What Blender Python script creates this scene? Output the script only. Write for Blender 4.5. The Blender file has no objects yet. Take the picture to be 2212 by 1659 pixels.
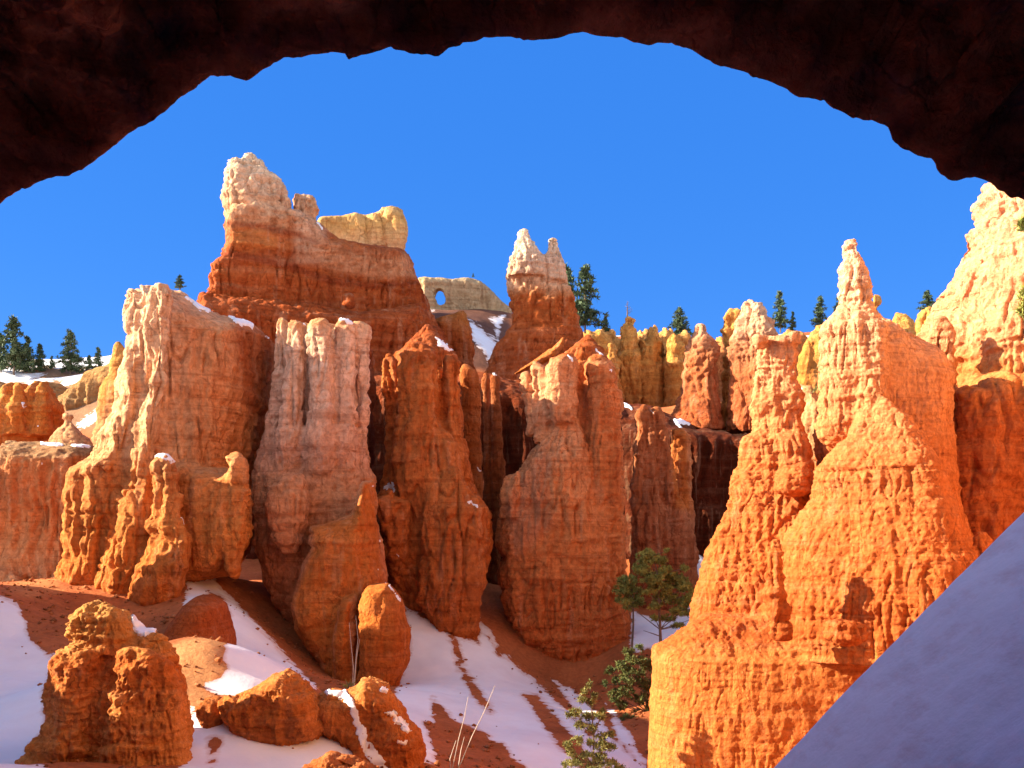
import bpy, math, random
import numpy as np
from mathutils import Vector

# ------------------------------------------------------------------ camera, sky, sun, exposure
SC = bpy.context.scene
COL = SC.collection
FPX, CX, HY = 2125.0, 1106.0, 1150.0          # focal length, centre column and horizon row of the 2212 px wide frame
cam_d = bpy.data.cameras.new('camera'); cam = bpy.data.objects.new('camera', cam_d); COL.objects.link(cam)
cam_d.sensor_width = 36.0; cam_d.lens = 36.0 * FPX / 2212.0
cam_d.shift_y = (HY - 829.5) / 2212.0
cam_d.clip_start = 0.05; cam_d.clip_end = 9000
cam.location = (0, 0, 0); cam.rotation_euler = (math.pi / 2, 0, 0)
SC.camera = cam

SUN_EL, SUN_BACK = math.radians(24), math.radians(-2)
S = Vector((-math.cos(SUN_EL) * math.cos(SUN_BACK), math.cos(SUN_EL) * math.sin(SUN_BACK), math.sin(SUN_EL)))
EXPO, SKYS = 2.28, 0.067
SKYC = [v / (SKYS * 2 ** EXPO) for v in (0.034, 0.232, 0.90)]
W = bpy.data.worlds.new("World"); SC.world = W; W.use_nodes = True
nt = W.node_tree; nt.nodes.clear()
sky = nt.nodes.new('ShaderNodeTexSky'); sky.sky_type = 'NISHITA'; sky.sun_disc = False
sky.sun_elevation = SUN_EL; sky.sun_rotation = math.atan2(S.x, S.y)
sky.altitude = 2400; sky.air_density = 1.0; sky.dust_density = 0.0; sky.ozone_density = 2.5
# clear winter sky: deepest blue to the north, at right angles to the sun; paler and hazier over the southern horizon behind the camera
hsv = nt.nodes.new('ShaderNodeHueSaturation'); hsv.inputs['Saturation'].default_value = 1.25
pale = nt.nodes.new('ShaderNodeHueSaturation'); pale.inputs['Saturation'].default_value = 0.55; pale.inputs['Value'].default_value = 1.3
tcw = nt.nodes.new('ShaderNodeTexCoord'); sx = nt.nodes.new('ShaderNodeSeparateXYZ'); mr = nt.nodes.new('ShaderNodeMapRange')
mr.interpolation_type = 'SMOOTHSTEP'; mr.inputs[1].default_value = -0.15; mr.inputs[2].default_value = 0.55
flat = nt.nodes.new('ShaderNodeMix'); flat.data_type = 'RGBA'; flat.inputs[0].default_value = .82; flat.inputs[7].default_value = (SKYC[0], SKYC[1], SKYC[2], 1)
mx = nt.nodes.new('ShaderNodeMix'); mx.data_type = 'RGBA'
bg = nt.nodes.new('ShaderNodeBackground'); bg.inputs['Strength'].default_value = SKYS
wo = nt.nodes.new('ShaderNodeOutputWorld')
for a_, b_ in ((sky.outputs[0], hsv.inputs['Color']), (sky.outputs[0], pale.inputs['Color']), (tcw.outputs['Generated'], sx.inputs[0]), (sx.outputs[1], mr.inputs[0]),
               (hsv.outputs[0], flat.inputs[6]), (mr.outputs[0], mx.inputs[0]), (pale.outputs[0], mx.inputs[6]), (flat.outputs[2], mx.inputs[7]), (mx.outputs[2], bg.inputs[0]), (bg.outputs[0], wo.inputs[0])):
    nt.links.new(a_, b_)
sun_d = bpy.data.lights.new('sun', 'SUN'); sun_d.energy = 3.95; sun_d.angle = math.radians(0.5); sun_d.color = (1.0, 0.86, 0.66)
sun = bpy.data.objects.new('sun', sun_d); COL.objects.link(sun)
sun.rotation_euler = S.to_track_quat('Z', 'Y').to_euler(); sun.location = (-60, 30, 60)
SC.view_settings.view_transform = 'Standard'; SC.view_settings.look = 'None'
SC.view_settings.exposure = EXPO; SC.view_settings.gamma = 1.0
SC.render.engine = 'CYCLES'
SC.cycles.max_bounces = 8; SC.cycles.diffuse_bounces = 6; SC.cycles.use_denoising = True

# ------------------------------------------------------------------ numpy helpers
rs = np.random.RandomState(7)
PERM = rs.permutation(256).astype(np.int32); PERM = np.concatenate([PERM, PERM, PERM])
GR = rs.normal(size=(256, 3)); GR /= np.linalg.norm(GR, axis=1)[:, None]; GR = GR.astype(np.float32)

def noise3(p):
    p = np.asarray(p, np.float32); pi = np.floor(p).astype(np.int32); f = p - pi; pi &= 255
    u = f * f * f * (f * (f * 6 - 15) + 10)
    out = 0
    for dx in (0, 1):
        wx = u[:, 0] if dx else 1 - u[:, 0]
        hx = PERM[(pi[:, 0] + dx) & 255]
        for dy in (0, 1):
            wy = u[:, 1] if dy else 1 - u[:, 1]
            hy = PERM[hx + ((pi[:, 1] + dy) & 255)]
            for dz in (0, 1):
                wz = u[:, 2] if dz else 1 - u[:, 2]
                g = GR[PERM[hy + ((pi[:, 2] + dz) & 255)] & 255]
                out = out + wx * wy * wz * ((f[:, 0] - dx) * g[:, 0] + (f[:, 1] - dy) * g[:, 1] + (f[:, 2] - dz) * g[:, 2])
    return out * 1.6

def fbm(p, octv=4, gain=.5):
    a, s, o = 1.0, 0, 0
    for i in range(octv):
        s = s + a * noise3(p * 2.03 ** i + 17.3 * i); o += a; a *= gain
    return s / o

def worley(p):
    """distance to the nearest and second nearest scattered point, and a random value per cell"""
    p = np.asarray(p, np.float32); b = np.floor(p).astype(np.int32); f1 = np.full(len(p), 9, np.float32); f2 = f1.copy(); v = np.zeros(len(p), np.float32)
    for dx in (-1, 0, 1):
        for dy in (-1, 0, 1):
            for dz in (-1, 0, 1):
                c = b + [dx, dy, dz]; h = PERM[(PERM[(PERM[c[:, 0] & 255] + c[:, 1]) & 255] + c[:, 2]) & 255]
                q = c + .5 + GR[h] * .55; d = ((p - q) ** 2).sum(1)
                n = d < f1; f2 = np.where(n, f1, np.minimum(f2, d)); v = np.where(n, h / 255.0, v); f1 = np.where(n, d, f1)
    return np.sqrt(f1), np.sqrt(f2), v

def sstep(a, b, x):
    t = np.clip((x - a) / (b - a), 0, 1); return t * t * (3 - 2 * t)

def smin(a, b, k):
    h = np.clip(k - np.abs(a - b), 0, None) / k
    return np.minimum(a, b) - h * h * k * .25

def smax(a, b, k): return -smin(-a, -b, k)

def px2w(px, py, Y):
    return (px - CX) * Y / FPX, Y, (HY - py) * Y / FPX

def w2px(v):
    return CX + v[:, 0] * FPX / np.maximum(v[:, 1], .1), HY - v[:, 2] * FPX / np.maximum(v[:, 1], .1)

def poly_sd(poly, x, z):
    """signed distance to a polygon, negative inside"""
    poly = np.asarray(poly, np.float32); n = len(poly)
    d = np.full(x.shape, 1e9, np.float32); s = np.ones(x.shape, np.float32)
    for i in range(n):
        a, b = poly[i], poly[i - 1]
        e = b - a; wx, wz = x - a[0], z - a[1]
        t = np.clip((wx * e[0] + wz * e[1]) / (e @ e + 1e-9), 0, 1)
        d = np.minimum(d, (wx - e[0] * t) ** 2 + (wz - e[1] * t) ** 2)
        c1 = z >= a[1]; c2 = z < b[1]; c3 = e[0] * wz > e[1] * wx
        flip = (c1 & c2 & c3) | (~c1 & ~c2 & ~c3)
        s = np.where(flip, -s, s)
    return s * np.sqrt(d)

def surface_nets(g, org, h):
    nx, ny, nz = g.shape
    ins = g < 0
    cnt = np.zeros((nx - 1, ny - 1, nz - 1), np.int16); acc = np.zeros((nx - 1, ny - 1, nz - 1, 3), np.float32)
    edges = []
    for ax in range(3):
        sl0 = [slice(None)] * 3; sl1 = [slice(None)] * 3
        sl0[ax] = slice(0, -1); sl1[ax] = slice(1, None)
        a, b = g[tuple(sl0)], g[tuple(sl1)]
        cr = ins[tuple(sl0)] != ins[tuple(sl1)]
        I = np.argwhere(cr)
        av, bv = a[cr], b[cr]; t = av / (av - bv)
        P = I.astype(np.float32); P[:, ax] += t
        edges.append((ax, I, av < 0))
        o = [k for k in range(3) if k != ax]
        for d0 in (0, 1):
            for d1 in (0, 1):
                J = I.copy(); J[:, o[0]] -= d0; J[:, o[1]] -= d1
                ok = (J >= 0).all(1) & (J[:, 0] < nx - 1) & (J[:, 1] < ny - 1) & (J[:, 2] < nz - 1)
                Jk = J[ok]
                np.add.at(cnt, (Jk[:, 0], Jk[:, 1], Jk[:, 2]), 1)
                np.add.at(acc, (Jk[:, 0], Jk[:, 1], Jk[:, 2]), P[ok])
    m = cnt > 0
    idx = np.full(cnt.shape, -1, np.int32); idx[m] = np.arange(m.sum())
    V = acc[m] / cnt[m][:, None] * h + np.asarray(org, np.float32)
    F = []
    for ax, I, neg in edges:
        o = [k for k in range(3) if k != ax]
        ok = (I[:, o[0]] > 0) & (I[:, o[1]] > 0) & (I[:, o[0]] < g.shape[o[0]] - 1) & (I[:, o[1]] < g.shape[o[1]] - 1)
        I = I[ok]; neg = neg[ok]
        def q(d0, d1):
            J = I.copy(); J[:, o[0]] -= d0; J[:, o[1]] -= d1
            return idx[J[:, 0], J[:, 1], J[:, 2]]
        f = np.stack([q(0, 0), q(1, 0), q(1, 1), q(0, 1)], 1)
        fl = neg if ax != 1 else ~neg
        f[~fl] = f[~fl][:, ::-1]
        F.append(f)
    return V, np.concatenate(F)

def vnormals(V, F):
    a = V[F[:, 2]] - V[F[:, 0]]; b = V[F[:, 3]] - V[F[:, 1]]
    n = np.cross(a, b); N = np.zeros_like(V)
    for k in range(4): np.add.at(N, F[:, k], n)
    return N / (np.linalg.norm(N, axis=1)[:, None] + 1e-9)

# ------------------------------------------------------------------ objects
def link(o, parent=None):
    COL.objects.link(o)
    if parent is not None: o.parent = parent
    return o

def mesh_obj(name, V, F, mat, parent=None, loc=(0, 0, 0), attrs=None, smooth=True):
    """one mesh object; V, F numpy (quads or tris)"""
    me = bpy.data.meshes.new(name)
    V = np.asarray(V, np.float32) - np.asarray(loc, np.float32); F = np.asarray(F, np.int32)
    me.vertices.add(len(V)); me.vertices.foreach_set('co', V.ravel())
    k = F.shape[1]
    me.loops.add(F.size); me.loops.foreach_set('vertex_index', F.ravel())
    me.polygons.add(len(F)); me.polygons.foreach_set('loop_start', np.arange(0, F.size, k, dtype=np.int32))
    me.update(calc_edges=True); me.validate()
    if smooth: me.polygons.foreach_set('use_smooth', np.ones(len(me.polygons), bool))
    for an, (ty, arr) in (attrs or {}).items():
        at = me.attributes.new(an, ty, 'POINT')
        if ty == 'FLOAT_COLOR':
            c = np.ones((len(V), 4), np.float32); c[:, :3] = arr; at.data.foreach_set('color', c.ravel())
        else: at.data.foreach_set('value', np.asarray(arr, np.float32))
    if mat is not None: me.materials.append(mat)
    o = bpy.data.objects.new(name, me)
    o.location = (0, 0, 0) if parent is not None else loc
    return link(o, parent)

def empty(name, loc):
    o = bpy.data.objects.new(name, None); o.location = loc; o.empty_display_size = .5
    return link(o)

def tag(o, label=None, cat=None, group=None, kind=None):
    if label: o['label'] = label
    if cat: o['category'] = cat
    if group: o['group'] = group
    if kind: o['kind'] = kind
    return o

# ------------------------------------------------------------------ materials
def nd(nt, typ, **kw):
    n = nt.nodes.new(typ)
    for k, v in kw.items():
        if k in n.inputs: n.inputs[k].default_value = v
        else: setattr(n, k, v)
    return n

def new_mat(name):
    m = bpy.data.materials.new(name); m.use_nodes = True
    t = m.node_tree; t.nodes.clear()
    b = t.nodes.new('ShaderNodeBsdfPrincipled'); o = t.nodes.new('ShaderNodeOutputMaterial')
    t.links.new(b.outputs[0], o.inputs[0])
    return m, t, b

def ramp(t, fac, lo, hi, c0=0.0, c1=1.0):
    r = nd(t, 'ShaderNodeMapRange', clamp=True)
    r.inputs[1].default_value = lo; r.inputs[2].default_value = hi; r.inputs[3].default_value = c0; r.inputs[4].default_value = c1
    t.links.new(fac, r.inputs[0]); return r.outputs[0]

def mixc(t, fac, a, b, mode='MIX'):
    m = nd(t, 'ShaderNodeMix', data_type='RGBA', blend_type=mode)
    for s, v in ((m.inputs[0], fac), (m.inputs[6], a), (m.inputs[7], b)):
        if isinstance(v, (int, float)): s.default_value = v
        elif isinstance(v, tuple): s.default_value = (*v, 1)
        else: t.links.new(v, s)
    return m.outputs[2]

def noise_n(t, vec, scale, detail=6, rough=.6, stretch=None):
    if stretch:
        mp = nd(t, 'ShaderNodeMapping'); mp.inputs['Scale'].default_value = stretch
        t.links.new(vec, mp.inputs[0]); vec = mp.outputs[0]
    n = nd(t, 'ShaderNodeTexNoise'); n.inputs['Scale'].default_value = scale; n.inputs['Detail'].default_value = detail
    n.inputs['Roughness'].default_value = rough
    t.links.new(vec, n.inputs['Vector']); return n.outputs[0]

def rock_material(name, u=1.0, streak=.5, strata=.5, bump=.5, pale=(0.74, 0.46, 0.28), crack=.5, cz=.4, dash=.6):
    """u = size unit in metres (bigger for rocks farther off)"""
    m, t, b = new_mat(name)
    geo = nd(t, 'ShaderNodeNewGeometry'); P = geo.outputs['Position']
    at = nd(t, 'ShaderNodeAttribute', attribute_name='tint'); c = at.outputs['Color']
    big = noise_n(t, P, .35 / u, 5, .6)
    fine = noise_n(t, P, 2.2 / u, 8, .68)
    st = noise_n(t, P, 1.0 / u, 5, .6, (.10, .10, 1.3))
    vs = noise_n(t, P, 1.0 / u, 6, .62, (1.1, 1.1, .10))
    c = mixc(t, 1.0, c, mixc(t, ramp(t, big, .3, .7), (.80, .76, .74), (1.16, 1.18, 1.2)), 'MULTIPLY')
    c = mixc(t, ramp(t, st, .50, .68, 0, .35 * strata), c, pale)
    c = mixc(t, ramp(t, st, .47, .34, 0, .75 * strata), c, mixc(t, 1.0, c, (.62, .47, .40), 'MULTIPLY'))
    c = mixc(t, ramp(t, vs, .56, .70, 0, .8 * streak), c, mixc(t, 1.0, c, (.60, .42, .34), 'MULTIPLY'))
    c = mixc(t, ramp(t, vs, .46, .30, 0, .25 * streak), c, pale)
    c = mixc(t, 1.0, c, mixc(t, ramp(t, fine, .3, .7), (.68, .62, .58), (1.22, 1.24, 1.25)), 'MULTIPLY')
    bl = noise_n(t, P, 1.0 / u, 4, .6, (.08, .08, 3.2))
    c = mixc(t, ramp(t, bl, .44, .36, 0, .45), c, mixc(t, 1.0, c, (.62, .50, .45), 'MULTIPLY'))
    ds = noise_n(t, P, 3.2 / u, 4, .6, (1.3, 1.3, .42))
    c = mixc(t, ramp(t, ds, .60, .68, 0, dash), c, mixc(t, 1.0, c, (.50, .38, .32), 'MULTIPLY'))
    wv = nd(t, 'ShaderNodeTexNoise'); wv.inputs['Scale'].default_value = 1.1 / u; wv.inputs['Detail'].default_value = 5; t.links.new(P, wv.inputs['Vector'])
    va = nd(t, 'ShaderNodeVectorMath', operation='MULTIPLY_ADD'); va.inputs[1].default_value = (.9 * u,) * 3; t.links.new(wv.outputs['Color'], va.inputs[0]); t.links.new(P, va.inputs[2])
    mpc = nd(t, 'ShaderNodeMapping'); mpc.inputs['Scale'].default_value = (1, 1, cz); t.links.new(va.outputs[0], mpc.inputs[0])
    vc = nd(t, 'ShaderNodeTexVoronoi', feature='DISTANCE_TO_EDGE'); vc.inputs['Scale'].default_value = .8 / u; t.links.new(mpc.outputs[0], vc.inputs['Vector'])
    ck = ramp(t, vc.outputs['Distance'], .0, .05, 1, 0)
    cm = nd(t, 'ShaderNodeMath', operation='MULTIPLY'); t.links.new(ck, cm.inputs[0]); t.links.new(ramp(t, big, .42, .6, 0, crack), cm.inputs[1])
    c = mixc(t, cm.outputs[0], c, mixc(t, 1.0, c, (.48, .36, .30), 'MULTIPLY'))
    t.links.new(c, b.inputs['Base Color'])
    b.inputs['Roughness'].default_value = .95; b.inputs['Specular IOR Level'].default_value = .1
    vo = nd(t, 'ShaderNodeTexVoronoi'); vo.inputs['Scale'].default_value = 1.6 / u; t.links.new(P, vo.inputs['Vector'])
    bm = nd(t, 'ShaderNodeBump'); bm.inputs['Strength'].default_value = bump; bm.inputs['Distance'].default_value = .5 * u
    ad = nd(t, 'ShaderNodeMath', operation='ADD'); t.links.new(fine, ad.inputs[0])
    mu = nd(t, 'ShaderNodeMath', operation='MULTIPLY'); mu.inputs[1].default_value = .35; t.links.new(vs, mu.inputs[0])
    sb = nd(t, 'ShaderNodeMath', operation='SUBTRACT'); t.links.new(mu.outputs[0], sb.inputs[0]); cb = nd(t, 'ShaderNodeMath', operation='MULTIPLY'); cb.inputs[1].default_value = .35
    t.links.new(cm.outputs[0], cb.inputs[0]); t.links.new(cb.outputs[0], sb.inputs[1]); t.links.new(sb.outputs[0], ad.inputs[1])
    t.links.new(ad.outputs[0], bm.inputs['Height']); t.links.new(bm.outputs[0], b.inputs['Normal'])
    return m

ROCKM = {
    'near': rock_material('orange_rock_near', .4, .5, .3, .9),
    'knobby': rock_material('knobby_orange_rock', .5, .6, .25, .9, (.76, .44, .24)),
    'mid': rock_material('fluted_red_rock', .9, .9, .18, .9),
    'castle': rock_material('banded_castle_rock', 1.1, 1.0, .28, .9),
    'far': rock_material('far_yellow_rock', 1.4, .7, .3, .8, (.74, .50, .26)),
    'arch': rock_material('arch_rock', .30, .4, .7, 1.0, (.50, .20, .11)),
}

def snow_material(name, u=1.0, dirt=False):
    m, t, b = new_mat(name)
    geo = nd(t, 'ShaderNodeNewGeometry'); P = geo.outputs['Position']
    n = noise_n(t, P, .5 / u, 6, .55); n2 = noise_n(t, P, 5 / u, 4, .6)
    c = mixc(t, ramp(t, n, .35, .7), (.84, .84, .86), (.78, .76, .78))
    if dirt:                                                  # faint dust streaks down the slope
        mp = nd(t, 'ShaderNodeMapping'); mp.inputs['Rotation'].default_value = (0, math.radians(45), 0); mp.inputs['Scale'].default_value = (.25, .8, 2.2); t.links.new(P, mp.inputs[0])
        s_ = noise_n(t, mp.outputs[0], 1.3, 7, .65)
        c = mixc(t, ramp(t, s_, .52, .72, 0, .55), c, (.60, .42, .40))
    t.links.new(c, b.inputs['Base Color'])
    b.inputs['Roughness'].default_value = .75; b.inputs['Specular IOR Level'].default_value = .2
    ad = nd(t, 'ShaderNodeMath', operation='MULTIPLY_ADD'); ad.inputs[1].default_value = .12
    t.links.new(n2, ad.inputs[0]); t.links.new(n, ad.inputs[2])
    bm = nd(t, 'ShaderNodeBump'); bm.inputs['Strength'].default_value = .35; bm.inputs['Distance'].default_value = .5 * u
    t.links.new(ad.outputs[0], bm.inputs['Height']); t.links.new(bm.outputs[0], b.inputs['Normal'])
    return m
SNOW = snow_material('snow')

def ground_material():
    m, t, b = new_mat('soil_and_snow')
    geo = nd(t, 'ShaderNodeNewGeometry'); P = geo.outputs['Position']
    at = nd(t, 'ShaderNodeAttribute', attribute_name='tint'); c = at.outputs['Color']
    sn = nd(t, 'ShaderNodeAttribute', attribute_name='snow')
    big = noise_n(t, P, .3, 6, .6); fine = noise_n(t, P, 3.0, 8, .7)
    c = mixc(t, 1.0, c, mixc(t, ramp(t, big, .3, .7), (.75, .72, .7), (1.2, 1.2, 1.2)), 'MULTIPLY')
    c = mixc(t, 1.0, c, mixc(t, ramp(t, fine, .3, .7), (.75, .73, .7), (1.2, 1.2, 1.2)), 'MULTIPLY')
    e = noise_n(t, P, .9, 9, .66)
    sm = nd(t, 'ShaderNodeMath', operation='MULTIPLY_ADD'); sm.inputs[1].default_value = 1.1
    t.links.new(e, sm.inputs[0]); t.links.new(sn.outputs['Fac'], sm.inputs[2])
    fac = ramp(t, sm.outputs[0], 1.03, 1.07)
    sc = mixc(t, ramp(t, big, .35, .7), (.84, .83, .85), (.76, .72, .74))
    sc = mixc(t, ramp(t, sm.outputs[0], 1.06, 1.30, .6, 0), sc, (.58, .34, .24))
    t.links.new(mixc(t, fac, c, sc), b.inputs['Base Color'])
    b.inputs['Roughness'].default_value = .9; b.inputs['Specular IOR Level'].default_value = .1
    hb = nd(t, 'ShaderNodeMath', operation='MULTIPLY'); t.links.new(fine, hb.inputs[0])
    inv = ramp(t, fac, 0, 1, 1, .12); t.links.new(inv, hb.inputs[1])
    h2 = nd(t, 'ShaderNodeMath', operation='MULTIPLY_ADD'); h2.inputs[1].default_value = .35
    t.links.new(fac, h2.inputs[0]); t.links.new(hb.outputs[0], h2.inputs[2])
    bm = nd(t, 'ShaderNodeBump'); bm.inputs['Strength'].default_value = .6; bm.inputs['Distance'].default_value = .3
    t.links.new(h2.outputs[0], bm.inputs['Height']); t.links.new(bm.outputs[0], b.inputs['Normal'])
    return m

# ------------------------------------------------------------------ rock formations
def col(pts, dy=0, ratio=.9, n=2.3, yaw=0): return ('col', pts, dy, ratio, n, yaw)
def wall(poly, dy=0, b=4, R=2, yaw=0): return ('wall', poly, dy, b, R, yaw)
def cut(px, py, rx, rz, ry, dy=0): return ('cut', px, py, rx, rz, ry, dy)

def build_sdf(prims, Y, vox, k):
    lo = np.array([1e9] * 3); hi = -lo
    for p in prims:
        if p[0] == 'cut': continue
        Yp = Y + p[2]; s = Yp / FPX
        if p[0] == 'col':
            a = np.array([q[:3] for q in p[1]], float); hw = ((a[:, 2] - a[:, 1]) * .5 * s).max() * max([p[3]] + [q[3] for q in p[1] if len(q) > 3]) + max([0] + [abs(q[4]) for q in p[1] if len(q) > 4]); hw *= 1.0 if not p[5] else 1.6
            xs = np.array([(a[:, 1].min() - CX) * s, (a[:, 2].max() - CX) * s]); zs = (HY - np.array([a[:, 0].max(), a[:, 0].min()])) * s
            g_ = 1 + max([0] + [abs(q[4]) for q in p[1] if len(q) > 4]) / Yp; xs = np.array([min(xs[0], xs[0] * g_), max(xs[1], xs[1] * g_)]); zs = np.array([min(zs[0], zs[0] * g_), max(zs[1], zs[1] * g_)])
            ys = np.array([Yp - hw, Yp + hw])
        else:
            a = np.array(p[1], float); xs = (np.array([a[:, 0].min(), a[:, 0].max()]) - CX) * s
            zs = (HY - np.array([a[:, 1].max(), a[:, 1].min()])) * s
            e = abs(p[5]) * (xs[1] - xs[0]) * .5; g_ = 1 + e / Yp; xs = np.array([min(xs[0], xs[0] * g_), max(xs[1], xs[1] * g_)]); zs = np.array([min(zs[0], zs[0] * g_), max(zs[1], zs[1] * g_)]); ys = np.array([Yp - p[3] - e, Yp + p[3] + e])
        lo = np.minimum(lo, [xs[0], ys[0], zs[0]]); hi = np.maximum(hi, [xs[1], ys[1], zs[1]])
    h = vox * Y / FPX; lo -= 4 * h; hi += 4 * h
    X = np.arange(lo[0], hi[0], h, dtype=np.float32); Yg = np.arange(lo[1], hi[1], h, dtype=np.float32); Z = np.arange(lo[2], hi[2], h, dtype=np.float32)
    D = None
    x3, y3, z3 = X[:, None, None], Yg[None, :, None], Z[None, None, :]
    for p in prims:
        if p[0] == 'col':
            _, pts, dy, ratio, n, yaw = p; Yp = Y + dy; s = Yp / FPX
            a = np.array([(tuple(q) + (ratio, 0.0))[:5] if len(q) == 3 else (tuple(q) + (0.0,))[:5] for q in sorted(pts, key=lambda q: -q[0])], float)
            sr = (Yp + a[:, 4]) / FPX; zz = (HY - a[:, 0]) * sr; xc = ((a[:, 1] + a[:, 2]) * .5 - CX) * sr; hw = (a[:, 2] - a[:, 1]) * .5 * sr
            o_ = np.argsort(zz, kind='stable'); a, zz, xc, hw = a[o_], zz[o_], xc[o_], hw[o_]
            c = np.interp(Z, zz, xc).astype(np.float32); w = np.interp(Z, zz, hw).astype(np.float32)
            rt = np.interp(Z, zz, a[:, 3]).astype(np.float32)[None, None, :]; yo = np.interp(Z, zz, a[:, 4]).astype(np.float32)[None, None, :]
            xa, ya = x3 - c[None, None, :], y3 - Yp - yo
            if yaw:                                             # turn the plan so that one face looks to the sun side
                cy_, sy_ = math.cos(math.radians(yaw)), math.sin(math.radians(yaw)); q_ = n / (n - 1)
                sup = (abs(cy_) ** q_ + (rt * abs(sy_)) ** q_) ** (1 / q_)
                xa, ya = xa * cy_ - ya * sy_, xa * sy_ + ya * cy_
                rho = (np.abs(xa) ** n + (np.abs(ya) / rt) ** n) ** (1 / n) * sup
            else:
                rho = (np.abs(xa) ** n + (np.abs(ya) / rt) ** n) ** (1 / n)
            d = rho - w[None, None, :]
            d = smax(d, z3 - zz[-1], k * .5); d = np.maximum(d, zz[0] - z3)
        elif p[0] == 'wall':
            _, poly, dy, b, R, yaw = p; Yp = Y + dy; s = Yp / FPX
            q = np.array([((u - CX) * s, (HY - v) * s) for u, v in poly])
            if yaw:
                xm = (q[:, 0].min() + q[:, 0].max()) * .5
                si = [(Yp - yaw * xm) / (FPX - (u - CX) * yaw) for u, v in poly]
                q = np.array([((u - CX) * k_, (HY - v) * k_) for (u, v), k_ in zip(poly, si)])
            XX, ZZ = np.meshgrid(X, Z, indexing='ij'); d2 = poly_sd(q, XX, ZZ)
            be = b * np.sqrt(np.clip(1 - (1 - np.clip(-d2 / R, 0, 1)) ** 2, .10, 1))
            xm = xm if yaw else 0
            d = smax(np.broadcast_to(d2[:, None, :], (len(X), len(Yg), len(Z))), np.abs(y3 - Yp - yaw * (x3 - xm)) - be[:, None, :], k * .5)
        else:
            _, px, py, rx, rz, ry, dy = p; Yp = Y + dy; s = Yp / FPX
            e = np.sqrt(((x3 - (px - CX) * s) / (rx * s)) ** 2 + ((y3 - Yp) / ry) ** 2 + ((z3 - (HY - py) * s) / (rz * s)) ** 2)
            D = smax(D, (1 - e) * min(rx, rz) * s, k * .4); continue
        D = d.astype(np.float32) if D is None else smin(D, d, k)
    D[0] = D[-1] = 1; D[:, 0] = D[:, -1] = 1; D[:, :, -1] = 1; D[:, :, 0] = 1
    return np.ascontiguousarray(D), lo, h

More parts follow.
